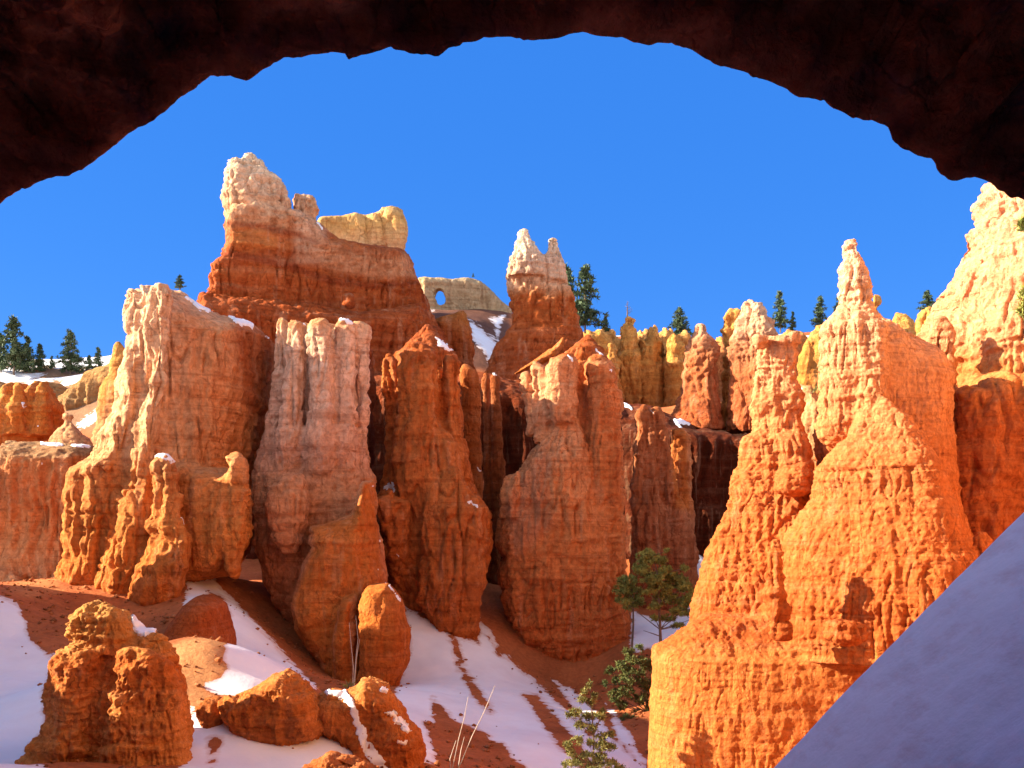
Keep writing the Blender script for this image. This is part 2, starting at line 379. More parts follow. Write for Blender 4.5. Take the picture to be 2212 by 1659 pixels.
def displace(V, F, u, d):
    """erosion detail along the normal; u = unit length in metres"""
    N = vnormals(V, F)
    warp = np.stack([noise3(V / (3 * u) + 5), noise3(V / (3 * u) + 31), noise3(V / (3 * u) + 57)], 1)
    out = np.zeros(len(V), np.float32)
    up = np.clip(1 - np.abs(N[:, 2]), 0, 1)
    M = .25 + .95 * sstep(-.22, .28, noise3(V * [1 / (4.5 * u), 1 / (4.5 * u), 1 / (3.2 * u)] + 61))     # rough beds and smooth faces alternate
    if d.get('big'): out += d['big'] * fbm(V / (6 * u) + 90, 2)
    if d.get('lump'): out += d['lump'] * fbm(V / (2.6 * u), 3)
    if d.get('flute'):
        q = V * [1 / (1.3 * u), 1 / (1.3 * u), 1 / (11 * u)] + warp * .25
        r = 1 - 2 * np.abs(noise3(q)); r2 = 1 - 2 * np.abs(noise3(q * [2.3, 2.3, 2] + 9))
        out += d['flute'] * (r * .65 + r2 * .35 - .5) * up
    if d.get('strata'):
        z = V[:, 2] + .5 * u * warp[:, 2]
        q = np.stack([V[:, 0] * .06 / u, V[:, 1] * .06 / u, z / (.9 * u)], 1)
        a = noise3(q); b2 = noise3(q * [1.5, 1.5, 2.7] + 40)
        out += d['strata'] * (np.tanh(3 * a) * .6 + np.tanh(3 * b2) * .4) * up
    if d.get('bed'):                                        # thin recessed seams along the beds, a few stand out as ledges
        z = V[:, 2] + .35 * u * warp[:, 2]
        for sc, am in ((1.0, 1.0), (2.3, .55)):
            q = np.stack([V[:, 0] * .05 / u, V[:, 1] * .05 / u, z * sc / (1.6 * u)], 1); n = noise3(q + 13 * sc)
            out += d['bed'] * am * up * (sstep(.30, .42, n) * .6 - sstep(.07, .0, np.abs(n)) * sstep(-.2, .2, noise3(V / (2.5 * u) + 5 * sc)))
    if d.get('crag'):
        q = V * [1 / (1.2 * u), 1 / (1.2 * u), 1 / (1.5 * u)] + warp * .3
        out += M * d['crag'] * ((1 - 2.2 * np.abs(noise3(q))) * .6 + (1 - 2.2 * np.abs(noise3(q * 2.1 + 33))) * .4 + (1 - 2.2 * np.abs(noise3(q * 4.3 + 11))) * .25 - .5)
    kmask = sstep(-.15, .25, noise3(V / (5 * u) + 80))
    if d.get('gully'):
        q = V * [1 / (.8 * u), 1 / (.8 * u), 1 / (6 * u)] + warp * .3
        out -= d['gully'] * sstep(.15, .0, np.abs(noise3(q))) * up * (1.2 - kmask)
    if d.get('knob'):
        a = np.abs(noise3(V / (.9 * u) + warp * .4)); b2 = np.abs(noise3(V / (.42 * u) + 3)); c2 = np.abs(noise3(V / (.2 * u) + 8))
        msk = sstep(-.2, .25, noise3(V / (5 * u) + 80)) * .95 + .1
        out += d['knob'] * ((.45 - a) * 1.0 + (.4 - b2) * .6 + (.4 - c2) * .3) * msk
    if d.get('rough'): out += d['rough'] * fbm(V / (.5 * u) + 21, 3, .6)
    if d.get('plate'):
        q = V * [1 / (2.2 * u), 1 / (2.2 * u), 1 / (d.get('pv', 1.2) * 1.4 * u)]
        for am, sc in ((1, 1), (.5, 2.2)):
            n = (fbm(q * sc + 70 * sc, 3, .55) + warp[:, 0] * .2) * 5; f = np.floor(n)
            out += M * d['plate'] * am * ((f + sstep(.3, .7, n - f)) / 5)
    if d.get('crack'):
        q = V * [1 / (1.7 * u), 1 / (1.7 * u), 1 / (d.get('cv', 2.2) * u)] + warp * .3
        a, b2, v = worley(q); a3, b3, v3 = worley(q * 2.3 + 7)
        out += d['crack'] * ((v - .5) * .9 + (sstep(0, .22, b2 - a) - 1) * .7 + (v3 - .5) * .4 + (sstep(0, .25, b3 - a3) - 1) * .3)
    if d.get('pit'):
        q = V * [1 / (.5 * u), 1 / (.5 * u), 1 / (1.4 * u)]
        out -= d['pit'] * sstep(.32, .6, noise3(q + 60)) * up * (.25 + sstep(-.1, .3, noise3(V / (3.5 * u) + 44)))
    if d.get('calm'):
        px, py = w2px(V)
        for poly, f_ in d['calm']:
            s_ = sstep(-8, 14, poly_sd(poly, px.astype(np.float32), py.astype(np.float32))); out *= f_ + (1 - f_) * s_
    return V + N * (out * u)[:, None]

def tint(V, stops, u, patches=()):
    px, py = w2px(V)
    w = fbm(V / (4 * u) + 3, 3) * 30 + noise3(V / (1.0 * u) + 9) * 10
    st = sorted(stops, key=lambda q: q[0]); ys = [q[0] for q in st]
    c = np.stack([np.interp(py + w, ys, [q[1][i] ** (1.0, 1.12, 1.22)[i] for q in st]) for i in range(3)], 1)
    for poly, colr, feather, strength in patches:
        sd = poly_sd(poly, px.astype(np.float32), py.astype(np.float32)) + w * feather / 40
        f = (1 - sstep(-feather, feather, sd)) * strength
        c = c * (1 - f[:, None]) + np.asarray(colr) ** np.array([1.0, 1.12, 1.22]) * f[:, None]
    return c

CREAM, WHITE = (.78, .52, .34), (.82, .66, .50)

def sub_mesh(V, F, keep):
    f = F[keep]; used = np.unique(f); m = np.full(len(V), -1, np.int32); m[used] = np.arange(len(used))
    return V[used], m[f], used

def formation(name, label, cat, Y, prims, stops, k=.6, vox=3.5, u=1.0, mat='mid', disp=None, patches=(), parts=(), snow=(), group=None, base='base', snow_h=.09):
    D, org, h = build_sdf(prims, Y, vox, k)
    V, F = surface_nets(D, org, h)
    V = displace(V, F, u, disp or {}).astype(np.float32)
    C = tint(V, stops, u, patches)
    px, py = w2px(V); cx, cy = px[F].mean(1).astype(np.float32), py[F].mean(1).astype(np.float32)
    loc = ((V[:, 0].min() + V[:, 0].max()) / 2, (V[:, 1].min() + V[:, 1].max()) / 2, V[:, 2].min())
    m = ROCKM[mat]
    if parts:
        root = empty(name, loc)
        left = np.ones(len(F), bool)
        for pn, poly, *pl in parts:
            ins = left & (poly_sd(poly, cx, cy) < 0)
            left &= ~ins
            if ins.sum() < 4: continue
            v, f, used = sub_mesh(V, F, ins)
            o = mesh_obj(pn, v, f, m, root, loc, {'tint': ('FLOAT_COLOR', C[used])})
            if pl: o['label'] = pl[0]
        v, f, used = sub_mesh(V, F, left)
        mesh_obj(base, v, f, m, root, loc, {'tint': ('FLOAT_COLOR', C[used])})
    else:
        root = mesh_obj(name, V, F, m, None, loc, {'tint': ('FLOAT_COLOR', C)})
    tag(root, label, cat, group)
    if snow:
        N = vnormals(V, F); nf = N[F].mean(1)
        cen = V[F].mean(1); view = -cen / np.linalg.norm(cen, axis=1)[:, None]
        front = (nf * view).sum(1) > -.05
        # keep only the faces nearest the camera in each pixel cell
        key = (np.floor(cx / 8).astype(np.int64) * 100000 + np.floor(cy / 8).astype(np.int64))
        o_ = np.argsort(cen[:, 1]); kk, first = np.unique(key[o_], return_index=True)
        nearest = dict(zip(kk.tolist(), cen[o_][first][:, 1].tolist()))
        ny = np.array([nearest[q] for q in key.tolist()])
        front &= cen[:, 1] < ny + 2.5 * u
        jit = noise3(cen / (.5 * u)) * 5 + noise3(cen / (.2 * u)) * 3
        for poly in snow:
            ins = front & (poly_sd(poly, cx, cy) + jit < 0)
            if ins.sum() < 6: continue
            fi = np.where(ins)[0]; lab = np.full(len(V), -1, np.int64); lab[np.unique(F[fi])] = np.unique(F[fi])
            while True:                                          # keep the largest connected piece
                mn = lab[F[fi]].min(1); new = lab.copy()
                for c_ in range(4): np.minimum.at(new, F[fi][:, c_], mn)
                if (new == lab).all(): break
                lab = new
            ids, cnt_ = np.unique(lab[F[fi][:, 0]], return_counts=True)
            ins = np.zeros(len(F), bool); ins[fi[lab[F[fi][:, 0]] == ids[cnt_.argmax()]]] = True
            if ins.sum() < 6: continue
            v, f, used = sub_mesh(V, F, ins)
            e = np.concatenate([f[:, [0, 1]], f[:, [1, 2]], f[:, [2, 3]], f[:, [3, 0]]]); e.sort(1)
            ue, cn = np.unique(e, axis=0, return_counts=True)
            bd = np.zeros(len(v), bool); bd[ue[cn == 1].ravel()] = True
            hgt = np.where(bd, -.5, 1.0) * snow_h * u
            v2 = v.copy()
            for _ in range(7):                                   # relax so that the snow is smoother than the rock
                s_ = np.zeros_like(v2); c_ = np.zeros(len(v2)); 
                for a_, b_ in ((0, 1), (1, 0)):
                    np.add.at(s_, ue[:, a_], v2[ue[:, b_]]); np.add.at(c_, ue[:, a_], 1)
                v2 = np.where(bd[:, None] & (_ > 1), v2, s_ / np.maximum(c_, 1)[:, None])
            v2 = v2 + N[used] * hgt[:, None] + np.array([0, 0, 1]) * (np.where(bd, 0, .5) * snow_h * u)[:, None]
            mesh_obj('snow_patch', v2, f, SNOW, root, loc)
    return root

# ------------------------------------------------------------------ terrain: one sheet out to the horizon
TP = [  # column, row, distance (m) of points on the ground
 (0,1659,28),(60,1659,30),(200,1640,33),(400,1655,31),(640,1650,33),(800,1659,34),(950,1659,40),(1100,1659,46),(1250,1659,48),(1400,1640,52),
 (0,1500,40),(100,1480,45),(0,1288,60),(-200,1270,60),(60,1275,64),(120,1290,66),(140,1400,54),(230,1330,64),(280,1365,63),
 (470,1385,41),(400,1390,41),(360,1400,41),(450,1480,38),(520,1500,38),(540,1400,44),(580,1440,43),(620,1470,52),(700,1490,56),(600,1590,34.5),(500,1550,35),(690,1572,35),(790,1610,35),(430,1575,35),(430,1300,64),(490,1300,66),(410,1235,72),(440,1225,74),(480,1250,74),(560,1330,73),
 (640,1400,71),(720,1478,69),(860,1310,80),(880,1490,62),(900,1600,47),(950,1350,79),(1030,1385,77),(1040,1300,86),(1060,1260,90),(1100,1420,78),(1190,1465,78),(1270,1480,78),
 (1100,1500,66),(1200,1560,60),(1310,1540,66),(1380,1480,72),(1400,1350,86),(1365,1400,80),(1450,1340,89),(1500,1195,96),(1480,1270,92),(1520,1330,88),(1420,1560,58),
 (1500,1659,52),(1700,1640,50),(2000,1560,52),(2300,1500,55),(2300,1350,62),(-300,1500,45),(-300,1659,30),(-300,1250,75),
 (0,1290,88),(100,1290,88),(300,1290,86),
 (560,1250,92),(800,1260,94),(1000,1260,95),(1300,1260,95),(1600,1250,98),(1900,1250,75),(2200,1250,75)]
TW = [(-60,120,8),(-30,120,10),(0,120,11),(30,120,12),(55,120,11),(90,120,14),(-90,120,8),
      (-20,10,-4.3),(-9,10,-3.8),(0,10,-3.4),(10,10,-3.6),(20,10,-5),(-3,4,-1.8),(3,4,-1.8),(0,-6,-1.6),(-10,-6,-1.6),(10,-6,-1.6),(0,18,-6.2),(-9,18,-5.0),(10,20,-7),(30,20,-9),(-30,20,-4),(0,32,-9.2),(8,36,-10.5)]
def terrain_points():
    P = [px2w(a, b, Y) for a, b, Y in TP] + list(TW)
    # the slopes seen between the castle and the twin spires, and the rim plateau
    for a, b, Y in [(930,690,150),(1010,700,150),(1060,700,160),(1080,670,170),(960,672,172),(1040,790,138),(940,790,138),(700,640,180),(400,680,180),
                    (0,800,190),(100,800,190),(200,800,190),(-250,800,190),(0,900,165),(150,960,150),(200,900,160),(60,960,150),
                    (1260,735,195),(1380,722,200),(1500,745,195),(1340,890,150),(1250,885,145),(1430,890,140),(1650,730,190),(1750,720,190),(1900,715,190),(2050,690,195),(2400,680,200),
                    (1450,900,125),(1560,910,118),(1650,930,116),(1500,870,130),(1640,870,135)]:
        P.append(px2w(a, b, Y))
    for x in (-160, -80, 0, 80, 160):
        P += [(x, 240, 42), (x, 300, 43)]
    return np.array(P)
TPT = terrain_points()
def tps(A, B):
    r2 = ((A[:, None, :] - B[None, :, :]) ** 2).sum(2); return .5 * r2 * np.log(r2 + 1e-6)
_A = TPT[:, :2] / 50
_n = len(_A); _K = tps(_A, _A) + np.eye(_n) * .002
_Q = np.concatenate([np.ones((_n, 1)), _A], 1)
_M = np.block([[_K, _Q], [_Q.T, np.zeros((3, 3))]])
TSOL = np.linalg.solve(_M, np.concatenate([TPT[:, 2], np.zeros(3)]))
def ground_z(x, y):
    x = np.atleast_1d(np.asarray(x, float)); y = np.atleast_1d(np.asarray(y, float))
    xc, yc = np.clip(x, -170, 170), np.clip(y, -8, 300)
    q = np.stack([xc, yc], 1) / 50; out = np.zeros(len(q))
    for i in range(0, len(q), 20000):
        s = q[i:i + 20000]
        out[i:i + 20000] = tps(s, _A) @ TSOL[:_n] + np.concatenate([np.ones((len(s), 1)), s], 1) @ TSOL[_n:]
    p = np.stack([x, y, x * 0], 1)
    near = np.clip((y - 14) / 12, 0, 1)
    out = out + near * (fbm(p / 9, 3) * .55 + fbm(p / 2.2 + 7, 3) * .14)
    far = sstep(150, 400, np.hypot(np.maximum(np.abs(x) - 60, 0), np.maximum(y - 200, 0)))
    return out * (1 - far) + far * (43 + fbm(p / 120, 3) * 12)

SNOWP = [  # outlines of the snow fields as they lie on the slopes
 [(-300,1250),(-5,1284),(35,1300),(60,1345),(105,1420),(135,1405),(150,1420),(110,1450),(90,1500),(100,1560),(60,1620),(40,1720),(-400,1720)],
 [(412,1215),(440,1218),(462,1240),(470,1262),(500,1290),(530,1320),(560,1350),(620,1420),(690,1488),(600,1500),(470,1500),(435,1480),(470,1465),(490,1440),(480,1420),(488,1390),(495,1320),(480,1290),(455,1280),(430,1300),(395,1318),(405,1270)],
 [(405,1515),(440,1560),(455,1560),(470,1512),(540,1530),(600,1566),(640,1585),(700,1568),(780,1580),(800,1640),(830,1720),(560,1720),(380,1720),(395,1640),(410,1580)],
 [(875,1300),(905,1330),(945,1352),(985,1372),(1033,1388),(1034,1335),(1050,1350),(1080,1400),(1120,1440),(1190,1500),(1230,1540),(1300,1620),(1340,1720),(1180,1720),(1130,1660),(1085,1610),(1040,1590),(990,1570),(955,1560),(915,1560),(940,1620),(970,1660),(900,1640),(870,1560),(850,1500),(870,1455),(886,1400)],
 [(1190,1466),(1240,1490),(1290,1540),(1330,1600),(1400,1659),(1420,1720),(1330,1720),(1300,1620),(1260,1560)],
 [(1310,1520),(1330,1540),(1400,1650),(1380,1650),(1330,1590)],
 [(1480,1195),(1500,1180),(1530,1185),(1515,1250),(1480,1270)],
 [(1365,1320),(1420,1335),(1460,1330),(1500,1300),(1500,1380),(1420,1400),(1360,1412)],
 [(-250,790),(10,795),(90,800),(170,806),(240,800),(230,820),(180,830),(170,850),(150,840),(110,815),(70,835),(30,825),(-30,850),(-250,840)],
 [(165,915),(200,885),(220,880),(215,925),(190,930)],
 [(1010,690),(1030,700),(1050,720),(1075,740),(1060,790),(1045,760),(1020,730)],[(1055,688),(1090,680),(1085,690),(1075,740),(1068,700)],[(920,672),(940,668),(930,680),(940,700),(930,695)],
 [(1230,715),(1320,712),(1400,720),(1500,735),(1480,745),(1380,735),(1330,740),(1300,735)],
 [(-50,1650),(90,1652),(120,1665),(60,1720),(-60,1720)],
]
HOLES = [[(935,1510),(985,1560),(1040,1580),(1085,1620),(1120,1659),(1130,1720),(980,1720),(940,1640)],[(985,1430),(1000,1440),(1065,1535),(1055,1540),(1020,1500)],
         [(1130,1500),(1160,1500),(1260,1620),(1300,1680),(1270,1680),(1200,1600)],[(965,1350),(985,1380),(1000,1430),(985,1420)],[(1055,1375),(1085,1410),(1080,1415)],
         [(55,1345),(80,1350),(110,1400),(90,1405),(65,1380)],[(450,1595),(480,1600),(455,1660)]]
def gridcoords(segs):
    out = []
    for a, b, st in segs: out.append(np.arange(a, b, st))
    return np.concatenate(out + [[segs[-1][1]]])
gx = gridcoords([(-3000,-600,400),(-600,-200,40),(-200,-60,4),(-60,-32,1.0),(-32,22,.26),(22,50,.8),(50,200,4),(200,600,40),(600,3000,400)])
gy = gridcoords([(-400,-40,40),(-40,0,4),(0,24,.7),(24,96,.26),(96,200,.9),(200,320,6),(320,800,60),(800,4000,400)])
GX, GY = np.meshgrid(gx, gy, indexing='ij')
gz = ground_z(GX.ravel(), GY.ravel()).astype(np.float32)
GV = np.stack([GX.ravel(), GY.ravel(), gz], 1).astype(np.float32)
ii = np.arange(len(gx) * len(gy)).reshape(len(gx), len(gy))
GF = np.stack([ii[:-1, :-1], ii[1:, :-1], ii[1:, 1:], ii[:-1, 1:]], -1).reshape(-1, 4)
gpx, gpy = w2px(GV); gpx = gpx.astype(np.float32); gpy = gpy.astype(np.float32)
vis = (GV[:, 1] > 20)
sn = np.full(len(GV), -1e3, np.float32)
sel = np.where(vis & (gpx > -500) & (gpx < 2700) & (gpy > 500) & (gpy < 1900))[0]
sd = np.full(len(sel), 1e3, np.float32)
for p in SNOWP: sd = np.minimum(sd, poly_sd(p, gpx[sel], gpy[sel]))
for p in HOLES: sd = np.maximum(sd, -poly_sd(p, gpx[sel], gpy[sel]))
sn[sel] = -sd
flatn = sstep(.1, .5, fbm(GV / 6, 3) + .35)
snow_a = np.clip(.5 + sn / 34, 0, 1)
off = ~vis | (gpx < -450) | (gpx > 2650) | (gpy > 1850) | (GV[:, 1] > 185)
snow_a = np.where(off, np.where(fbm(GV / 8 + 4, 3) > -.1, .8, .35), snow_a)
tc = np.tile(np.array([.42, .125, .042]), (len(GV), 1))
def paint(poly, c, f):
    sdp = poly_sd(poly, gpx, gpy); a = (1 - sstep(-f, f, sdp)) * vis
    tc[:] = tc * (1 - a[:, None]) + np.array(c) * a[:, None]
paint([(355,1400),(420,1375),(485,1378),(495,1440),(440,1490),(480,1520),(400,1530),(380,1450)], (.56, .26, .10), 8)
paint([(0,1270),(110,1240),(140,1280),(60,1290)], (.5, .2, .07), 10)
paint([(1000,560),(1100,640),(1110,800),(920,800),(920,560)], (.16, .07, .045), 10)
paint([(1425,900),(1480,860),(1560,890),(1640,920),(1640,960),(1500,960)], (.42, .15, .05), 8)
paint([(-300,760),(240,760),(240,930),(-300,930)], (.28, .15, .08), 10)
ground = mesh_obj('ground', GV, GF, ground_material(), None, (0, 0, 0), {'tint': ('FLOAT_COLOR', tc), 'snow': ('FLOAT', snow_a)})
tag(ground, 'red soil slopes with broad snow fields below the hoodoos', kind='structure')

# ------------------------------------------------------------------ rock arch round the camera
AE = [(-420,1900),(-400,1500),(-340,1100),(-230,760),(-120,580),(0,440),(45,410),(100,388),(140,382),(170,362),(215,335),(265,297),(330,262),(360,240),(415,200),(440,175),(460,157),(485,165),(530,172),(560,155),(600,140),(615,125),(690,118),(745,112),(752,122),(770,115),(840,97),(850,110),(900,117),(940,124),(965,115),(1000,97),(1060,82),(1110,77),(1160,86),(1210,82),(1250,72),(1300,77),(1355,82),(1395,97),(1420,92),(1500,115),(1560,135),(1620,155),(1650,175),(1690,195),(1745,210),(1780,213),(1830,245),(1880,262),(1915,275),(1930,305),(1975,335),(2010,345),(2035,375),(2060,386),(2110,390),(2140,398),(2165,405),(2195,425),(2212,435),(2300,520),(2420,700),(2520,1000),(2580,1400),(2600,1900)]
def build_arch():
    YL = 7.0
    e = np.array([[(a - CX) * YL / FPX, (HY - b) * YL / FPX] for a, b in AE])
    L = np.concatenate([[0], np.cumsum(np.linalg.norm(np.diff(e, axis=0), axis=1))])
    ns = 620; q = np.linspace(0, L[-1], ns)
    prof = np.stack([np.interp(q, L, e[:, 0]), np.interp(q, L, e[:, 1])], 1)
    c = np.array([.3, -1.0])
    jz = np.stack([q * 2.4, q * 0, q * 0], 1); prof = prof + np.stack([fbm(jz + 3, 5, .65), fbm(jz * 1.1 + 50, 5, .65)], 1) * .09
    smooth = prof.copy()
    for _ in range(400): smooth[1:-1] = (smooth[:-2] + smooth[1:-1] * 2 + smooth[2:]) / 4
    rad = smooth - c; rad /= np.linalg.norm(rad, axis=1)[:, None]
    rows = []
    # the inside, from the lip back past the camera to an unseen end, closed to keep the arch dark
    for y in np.concatenate([np.linspace(7.0, 0.5, 150), np.linspace(.3, -9, 40)]):
        t = (7.0 - y)
        b = np.exp(-t / .8)
        P = smooth * (1 - b) + prof * b + rad * (.75 * (1 - np.exp(-t / 1.0)) + .045 * t)
        if y < -3:
            P = c + (P - c) * math.sqrt(max(0, 1 - ((-3 - y) / 6.0) ** 2))
        rows.append(np.stack([P[:, 0], np.full(ns, y), P[:, 1]], 1))
    rows = rows[::-1]
    # the lip rolls forward and out, then up the outer face and back over the top
    out = []
    for k, (d, y) in enumerate([(.03, 7.06), (.10, 7.15), (.22, 7.25), (.45, 7.4), (.9, 7.6), (1.6, 7.8), (2.6, 8.0), (4, 8.0), (6, 7.4), (7.5, 6), (8.5, 3), (9, -2), (9, -8), (8, -14), (4, -17), (0, -18)]):
        w = np.exp(-k / 3)
        P = smooth * (1 - w) + prof * w + rad * d
        out.append(np.stack([P[:, 0], np.full(ns, y), P[:, 1]], 1))
    rows += out
    P = np.concatenate([r for r in rows]).astype(np.float32)
    nr = len(rows); idx = np.arange(nr * ns).reshape(nr, ns)
    F = np.stack([idx[:-1, :-1], idx[:-1, 1:], idx[1:, 1:], idx[1:, :-1]], -1).reshape(-1, 4)
    N = vnormals(P, F)
    cc = np.array([c[0], 0, c[1]])
    inn = ((P - cc) * N).sum(1) * np.where(np.repeat(np.arange(nr), ns) < 190, 1, -1)
    if np.median(inn) > 0: F = F[:, ::-1]; N = -N
    t = np.clip(7.0 - P[:, 1], 0, None); amp = np.where(np.repeat(np.arange(nr), ns) < 190, sstep(0.0, .45, t), sstep(190, 196, np.repeat(np.arange(nr), ns)))
    sp = P * [1, .8, 1]
    q = np.stack([P[:, 0] * .5, P[:, 1] * .7, P[:, 2] * 1.5], 1)
    pl = 0
    for am, sc in ((1, 1), (.5, 2.3)):
        n = (fbm(P * np.array([.9, .5, 1.1]) * sc + 20 * sc, 3, .55) + .15 * fbm(P / 2, 2)) * 6; f = np.floor(n); pl = pl + am * (f + sstep(.3, .7, n - f)) / 6
    d = (pl * .50 + fbm(sp / 1.6, 3) * .28 + (.4 - np.abs(noise3(q * 1.6))) * .30 + (.4 - np.abs(noise3(q * 3.7 + 8))) * .24 + fbm(sp * 5, 3) * .10) * amp
    P2 = P + N * (d - .22 * amp)[:, None]
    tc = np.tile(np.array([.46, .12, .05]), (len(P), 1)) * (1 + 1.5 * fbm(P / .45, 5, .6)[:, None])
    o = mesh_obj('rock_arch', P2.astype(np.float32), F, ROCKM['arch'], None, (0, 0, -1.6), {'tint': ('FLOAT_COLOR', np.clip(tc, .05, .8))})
    tag(o, 'dark shadowed rock arch framing the view of the hoodoos overhead', 'rock arch')
build_arch()

# unseen ridges added out of view to cast shade and to bounce warm sunlight
def ridge(name, path, hw, top, bot, label, col_, kind='structure', u=1.0):
    path = np.array(path, float); L = np.concatenate([[0], np.cumsum(np.linalg.norm(np.diff(path, axis=0), axis=1))])
    ns = max(30, int(L[-1] / .7)); q = np.linspace(0, L[-1], ns)
    c = np.stack([np.interp(q, L, path[:, 0]), np.interp(q, L, path[:, 1])], 1)
    t = np.gradient(c, axis=0); t /= np.linalg.norm(t, axis=1)[:, None]; nrm = np.stack([-t[:, 1], t[:, 0]], 1)
    e = np.sqrt(np.clip(1 - (2 * np.abs(q / L[-1] - .5)) ** 6, 0, 1))
    na = 60; an = np.linspace(0, np.pi, na)
    ca = np.sign(np.cos(an)) * np.abs(np.cos(an)) ** .5; sa = np.sin(an) ** .6
    P = np.stack([c[:, None, 0] + nrm[:, None, 0] * ca[None] * hw * e[:, None], c[:, None, 1] + nrm[:, None, 1] * ca[None] * hw * e[:, None],
                  bot + (top - bot) * sa[None] * np.maximum(e[:, None], .02)], -1).reshape(-1, 3).astype(np.float32)
    idx = np.arange(ns * na).reshape(ns, na)
    F = np.stack([idx[:-1, :-1], idx[1:, :-1], idx[1:, 1:], idx[:-1, 1:]], -1).reshape(-1, 4)
    N = vnormals(P, F)
    if N[(P[:, 2] > top - 1)][:, 2].mean() < 0: F = F[:, ::-1]
    P = displace(P, F, u, dict(lump=1.2, flute=.5, strata=.3, rough=.1))
    o = mesh_obj(name, P.astype(np.float32), F, ROCKM['mid'], None, (path[:, 0].mean(), path[:, 1].mean(), bot), {'tint': ('FLOAT_COLOR', np.tile(np.array(col_), (len(P), 1)))})
    tag(o, label, kind=kind)
ridge('unseen_ridge', [(-16, -6), (-18, 10), (-20.5, 25)], 6.5, 17, -7, 'unseen rock shoulder added beside the arch to shade the snow bank', (.42, .13, .045))
ridge('unseen_ridge', [(-36, 20), (-36, 36)], 2.6, 4.6, -8, 'unseen low rock fin added to shade the snow slope', (.5, .17, .055))
ridge('unseen_ridge', [(-36.5, 33), (-36.5, 46)], 2.4, 3.4, -8, 'unseen low saddle added between the shade fins to pass some sun', (.5, .17, .055))
ridge('unseen_ridge', [(-38, 41.9), (-40, 67)], 3.0, 9.2, -8, 'unseen rock fin added to shade the slopes farther off', (.5, .17, .055))
ridge('unseen_ridge', [(46, 64), (42, 45), (38, 18), (32, -12), (8, -36), (-30, -48)], 6.5, 40, -12, 'unseen sunlit rock wall added for warm bounce light', (.78, .43, .21), u=1.5)

# ------------------------------------------------------------------ snow bank in the shade of the arch
def bank():
    nx, ny = 300, 240
    xs = np.linspace(1.2, 14, nx); vs = np.linspace(0, 1, ny)
    Xg, Vg = np.meshgrid(xs, vs, indexing='ij')
    yc = 12.0
    Yg = 1.5 + Vg * 14
    crest_px = [(1640,1690),(1672,1659),(1750,1576),(1850,1470),(1940,1380),(2020,1296),(2110,1205),(2212,1105),(2400,915),(2700,640)]
    cxw = np.array([(a - CX) * yc / FPX for a, b in crest_px]); czw = np.array([(HY - b) * yc / FPX for a, b in crest_px])
    zc = np.interp(Xg, cxw, czw, left=None); zc = np.where(Xg < cxw[0], czw[0] + (Xg - cxw[0]) * 1.0, zc)
    p = np.stack([Xg.ravel(), Yg.ravel(), Xg.ravel() * 0], 1)
    z = zc + .05 * (yc - Yg) * 0 - np.where(Yg < yc, .012 * (yc - Yg) ** 2 * .6, ((Yg - yc) * 1.1))
    z = z + (fbm(p / 3.0, 3) * .10 + fbm(p / .7 + 3, 4, .6) * .07 + fbm(p * np.array([2.2, .5, 1]) + 8, 3) * .02).reshape(z.shape) * np.clip(np.abs(yc - Yg) / 2, .45, 1)
    z = np.maximum(z, -9)
    P = np.stack([Xg, Yg, z], -1).reshape(-1, 3).astype(np.float32)
    idx = np.arange(nx * ny).reshape(nx, ny)
    F = np.stack([idx[:-1, :-1], idx[1:, :-1], idx[1:, 1:], idx[:-1, 1:]], -1).reshape(-1, 4)
    o = mesh_obj('snow_bank', P, F, snow_material('shaded_snow', .35, True), None, (6, 8, -4))
    tag(o, 'steep smooth snow bank in violet shade beside the arch', kind='structure')
bank()

# loose stones fallen from the hoodoos, on the soil and along the melting snow
def scree():
    rng = np.random.RandomState(5); n = 5200
    y = 27 + 52 * rng.rand(n) ** .8; x = (rng.rand(n) * 1.0 - .53) * y * .98 + 0
    px = CX + x * FPX / y
    z = ground_z(x, y); py = HY - z * FPX / y
    insnow = np.min([poly_sd(p_, px.astype(np.float32), py.astype(np.float32)) for p_ in SNOWP], 0)
    keep = (px > -20) & (px < 1500) & ((insnow > 4) | ((insnow > -14) & (rng.rand(n) < .35)) | (rng.rand(n) < .03))
    x, y, z = x[keep], y[keep], z[keep]; n = len(x)
    base = np.array([(1, 0, 0), (-1, 0, 0), (0, 1, 0), (0, -1, 0), (0, 0, 1), (0, 0, -1), (.6, .6, .5), (-.6, -.6, .5)], np.float32)
    tri = np.array([(4, 6, 2), (4, 0, 6), (0, 2, 6), (4, 2, 1), (4, 1, 7), (1, 3, 7), (4, 7, 3), (4, 3, 0), (5, 2, 0), (5, 1, 2), (5, 3, 1), (5, 0, 3)])
    sz = .05 + .16 * rng.rand(n) ** 4 + .03 * rng.rand(n)
    a = rng.rand(n) * 6.28; ca, sa = np.cos(a), np.sin(a)
    J = base[None] * (1 + .35 * rng.randn(n, len(base), 1)) * sz[:, None, None] * [1, .8, .65]
    R = np.stack([J[..., 0] * ca[:, None] - J[..., 1] * sa[:, None], J[..., 0] * sa[:, None] + J[..., 1] * ca[:, None], J[..., 2]], -1)
    V = (R + np.stack([x, y, z + sz * .25], 1)[:, None]).reshape(-1, 3)
    F = (tri[None] + (np.arange(n) * len(base))[:, None, None]).reshape(-1, 3)
    tc = np.repeat(np.array([.42, .15, .055]) * (.6 + .8 * rng.rand(n, 1)), len(base), 0)
    o = mesh_obj('scree', V, F, ROCKM['near'], None, (0, 50, -9), {'tint': ('FLOAT_COLOR', tc)}, False)
    tag(o, 'loose stones strewn over the soil and snow slopes', kind='stuff')
scree()

# ------------------------------------------------------------------ the hoodoos
MID = dict(lump=.32, flute=.48, strata=.08, rough=.10, pit=.18, plate=.24, pv=4, gully=.30, crag=.10, bed=.16)
